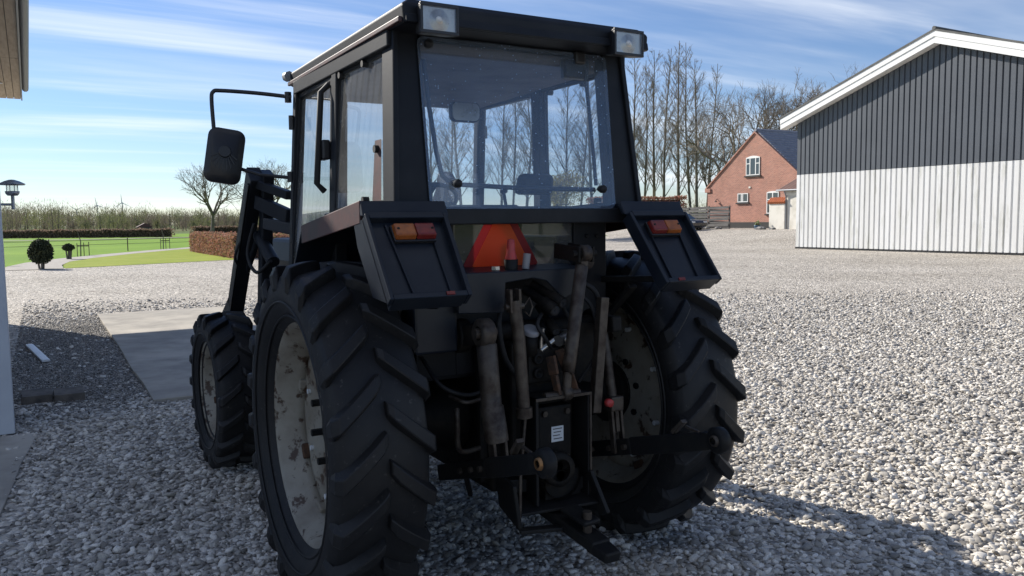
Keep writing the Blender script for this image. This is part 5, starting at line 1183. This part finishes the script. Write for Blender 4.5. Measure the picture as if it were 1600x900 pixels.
P('side_console', B().box(.34, .50, -.10, .60, 1.06, 1.62), 'plastic', None, .02)
P('gear_lever', B().tube([(.40, .45, 1.60), (.38, .50, 1.86)], .010, 8).lathe([(0, .001), (.01, .022), (.03, .024), (.045, .001)], 12, 'z', (.38, .50, 1.85)), 'plastic', None, 0)
im = P('interior_mirror', B().prism(rrect(.20, .125, .035), 'y', -.018, .018), 'plastic', None, .008); im.location = (.34, .90, 2.36)
P('mirror_face', B().prism(rrect(.18, .105, .03), 'y', -.022, -.0185), 'bright', im, 0)
P('mirror_stem', B().tube([(0, .02, .03), (0, .10, .12)], .008, 6), 'plastic', im, 0)
# ------------------------------------------------------------------ outside mirror
sm = P('side_mirror', B(), 'plastic', None, 0)
b = B(); out = rrect(.205, .315, .05)
b.prism(out, 'y', -.012, .03); ring2 = [(x*.72, z*.8) for x, z in out]; n = len(out)
b.add([(x, -.012, z) for x, z in out]+[(x, -.04, z) for x, z in ring2], [(i, (i+1) % n, n+(i+1) % n, n+i) for i in range(n)]+[tuple(range(n, 2*n))], True)
b.disc((0, -.045, .02), .035, .018, 'y', 18, .004)
for k in range(9):
    a = RAD(200+k*17.5); b.bar((.035*math.cos(a), -.042, .02+.035*math.sin(a)), (.075*math.cos(a), -.04, .02+.11*math.sin(a)), .006, .006, up=(0, 1, 0))
me = b.mesh('side_mirror', M['plastic']); sm.data = me; sm.location = (-.985, 1.36, 2.09); sm.rotation_euler = (RAD(-4), RAD(9), RAD(-12))
P('mirror_glass', B().prism(rrect(.185, .295, .045), 'y', .0305, .034), 'bright', sm, 0)
P('mirror_arm', B().tube(smooth_path([(-.625, 1.22, 2.43), (-.80, 1.30, 2.452), (-.99, 1.36, 2.462), (-1.03, 1.375, 2.455), (-1.04, 1.38, 2.41), (-1.035, 1.375, 2.24)], 5), .0115, 8), 'plastic', None, 0)
P('mirror_arm', B().tube([(-.90, 1.37, 2.02), (-.80, 1.32, 1.985), (-.63, 1.25, 1.965)], .0105, 8), 'plastic', None, 0)
for z in (2.43, 1.97): P('arm_clamp', B().tube([(-.64, 1.235, z-.03), (-.64, 1.235, z+.03)], .02, 8), 'plastic', None, 0)
# ------------------------------------------------------------------ front loader
ld = P('front_loader', B().bar((-.70, 3.0, .62), (.70, 3.0, .62), .14, .14), 'paint', None, .01)
for s in (-1, 1):
    T = lambda x, y, z: (s*x, y, z)
    P('loader_arm', B().bar(T(.70, 1.86, 2.02), T(.70, 2.66, 1.08), .09, .15).bar(T(.70, 2.64, 1.10), T(.70, 3.75, .55), .09, .15, h2=.12), 'paint', ld, .008)
    P('loader_arm_strip', B().bar(T(.75, 1.84, 1.95), T(.75, 2.60, 1.06), .012, .03), 'black', ld, .002)
    P('loader_tower', B().bar(T(.64, 1.80, 2.03), T(.62, 2.12, 1.05), .07, .14).bar(T(.62, 2.10, 1.08), T(.45, 2.0, .75), .10, .16), 'paint', ld, .008)
    P('tower_brace', B().bar(T(.69, 1.86, 1.955), T(.58, 1.50, 1.87), .05, .055), 'paint', ld, .006)
    P('tower_brace', B().bar(T(.69, 1.88, 1.84), T(.58, 1.52, 1.74), .05, .09), 'paint', ld, .006)
    P('hose_box', B().bar(T(.66, 1.78, 1.70), T(.56, 1.44, 1.66), .06, .075), 'plastic', ld, .01)
    P('lift_ram', B().tube([T(.66, 2.0, 1.62), T(.64, 1.72, 1.45)], .042, 12).tube([T(.66, 2.0, 1.62), T(.68, 2.5, 1.25)], .022, 10), 'paint', ld, 0)
    P('loader_hose', B().tube(smooth_path([T(.70, 1.95, 1.70), T(.74, 2.0, 1.50), T(.72, 1.85, 1.38), T(.66, 1.70, 1.46)]), .012, 8), 'rubber', ld, 0)
    P('loader_hose', B().tube(smooth_path([T(.73, 2.16, 1.62), T(.78, 2.2, 1.48), T(.74, 2.3, 1.40)]), .009, 8), 'rubber', ld, 0)
    P('step_plate', B().box(s*.66-.12, s*.66+.12, 1.45, 1.80, .88, .92).box(s*.66-.02, s*.66+.02, 1.55, 1.60, .55, .9), 'black', ld, .005)
    P('side_frame', B().bar(T(.40, 1.3, .95), T(.40, 3.0, .90), .10, .18), 'paint', ld, .008)
# a raised-edge bucket carrier at the front end
P('tool_carrier', B().box(-.75, .75, 3.76, 3.84, .35, .75), 'paint', ld, .01)
# cab steps and tank on both sides
for s in (-1, 1):
    P('fuel_tank', B().box(s*.42-.17, s*.42+.17, .62, 1.35, .55, .98), 'paint', None, .03)
    P('cab_step', B().box(s*.72-.13, s*.72+.13, .80, 1.15, .58, .61).box(s*.72-.13, s*.72-.11, .8, .84, .58, .98), 'black', None, .004)
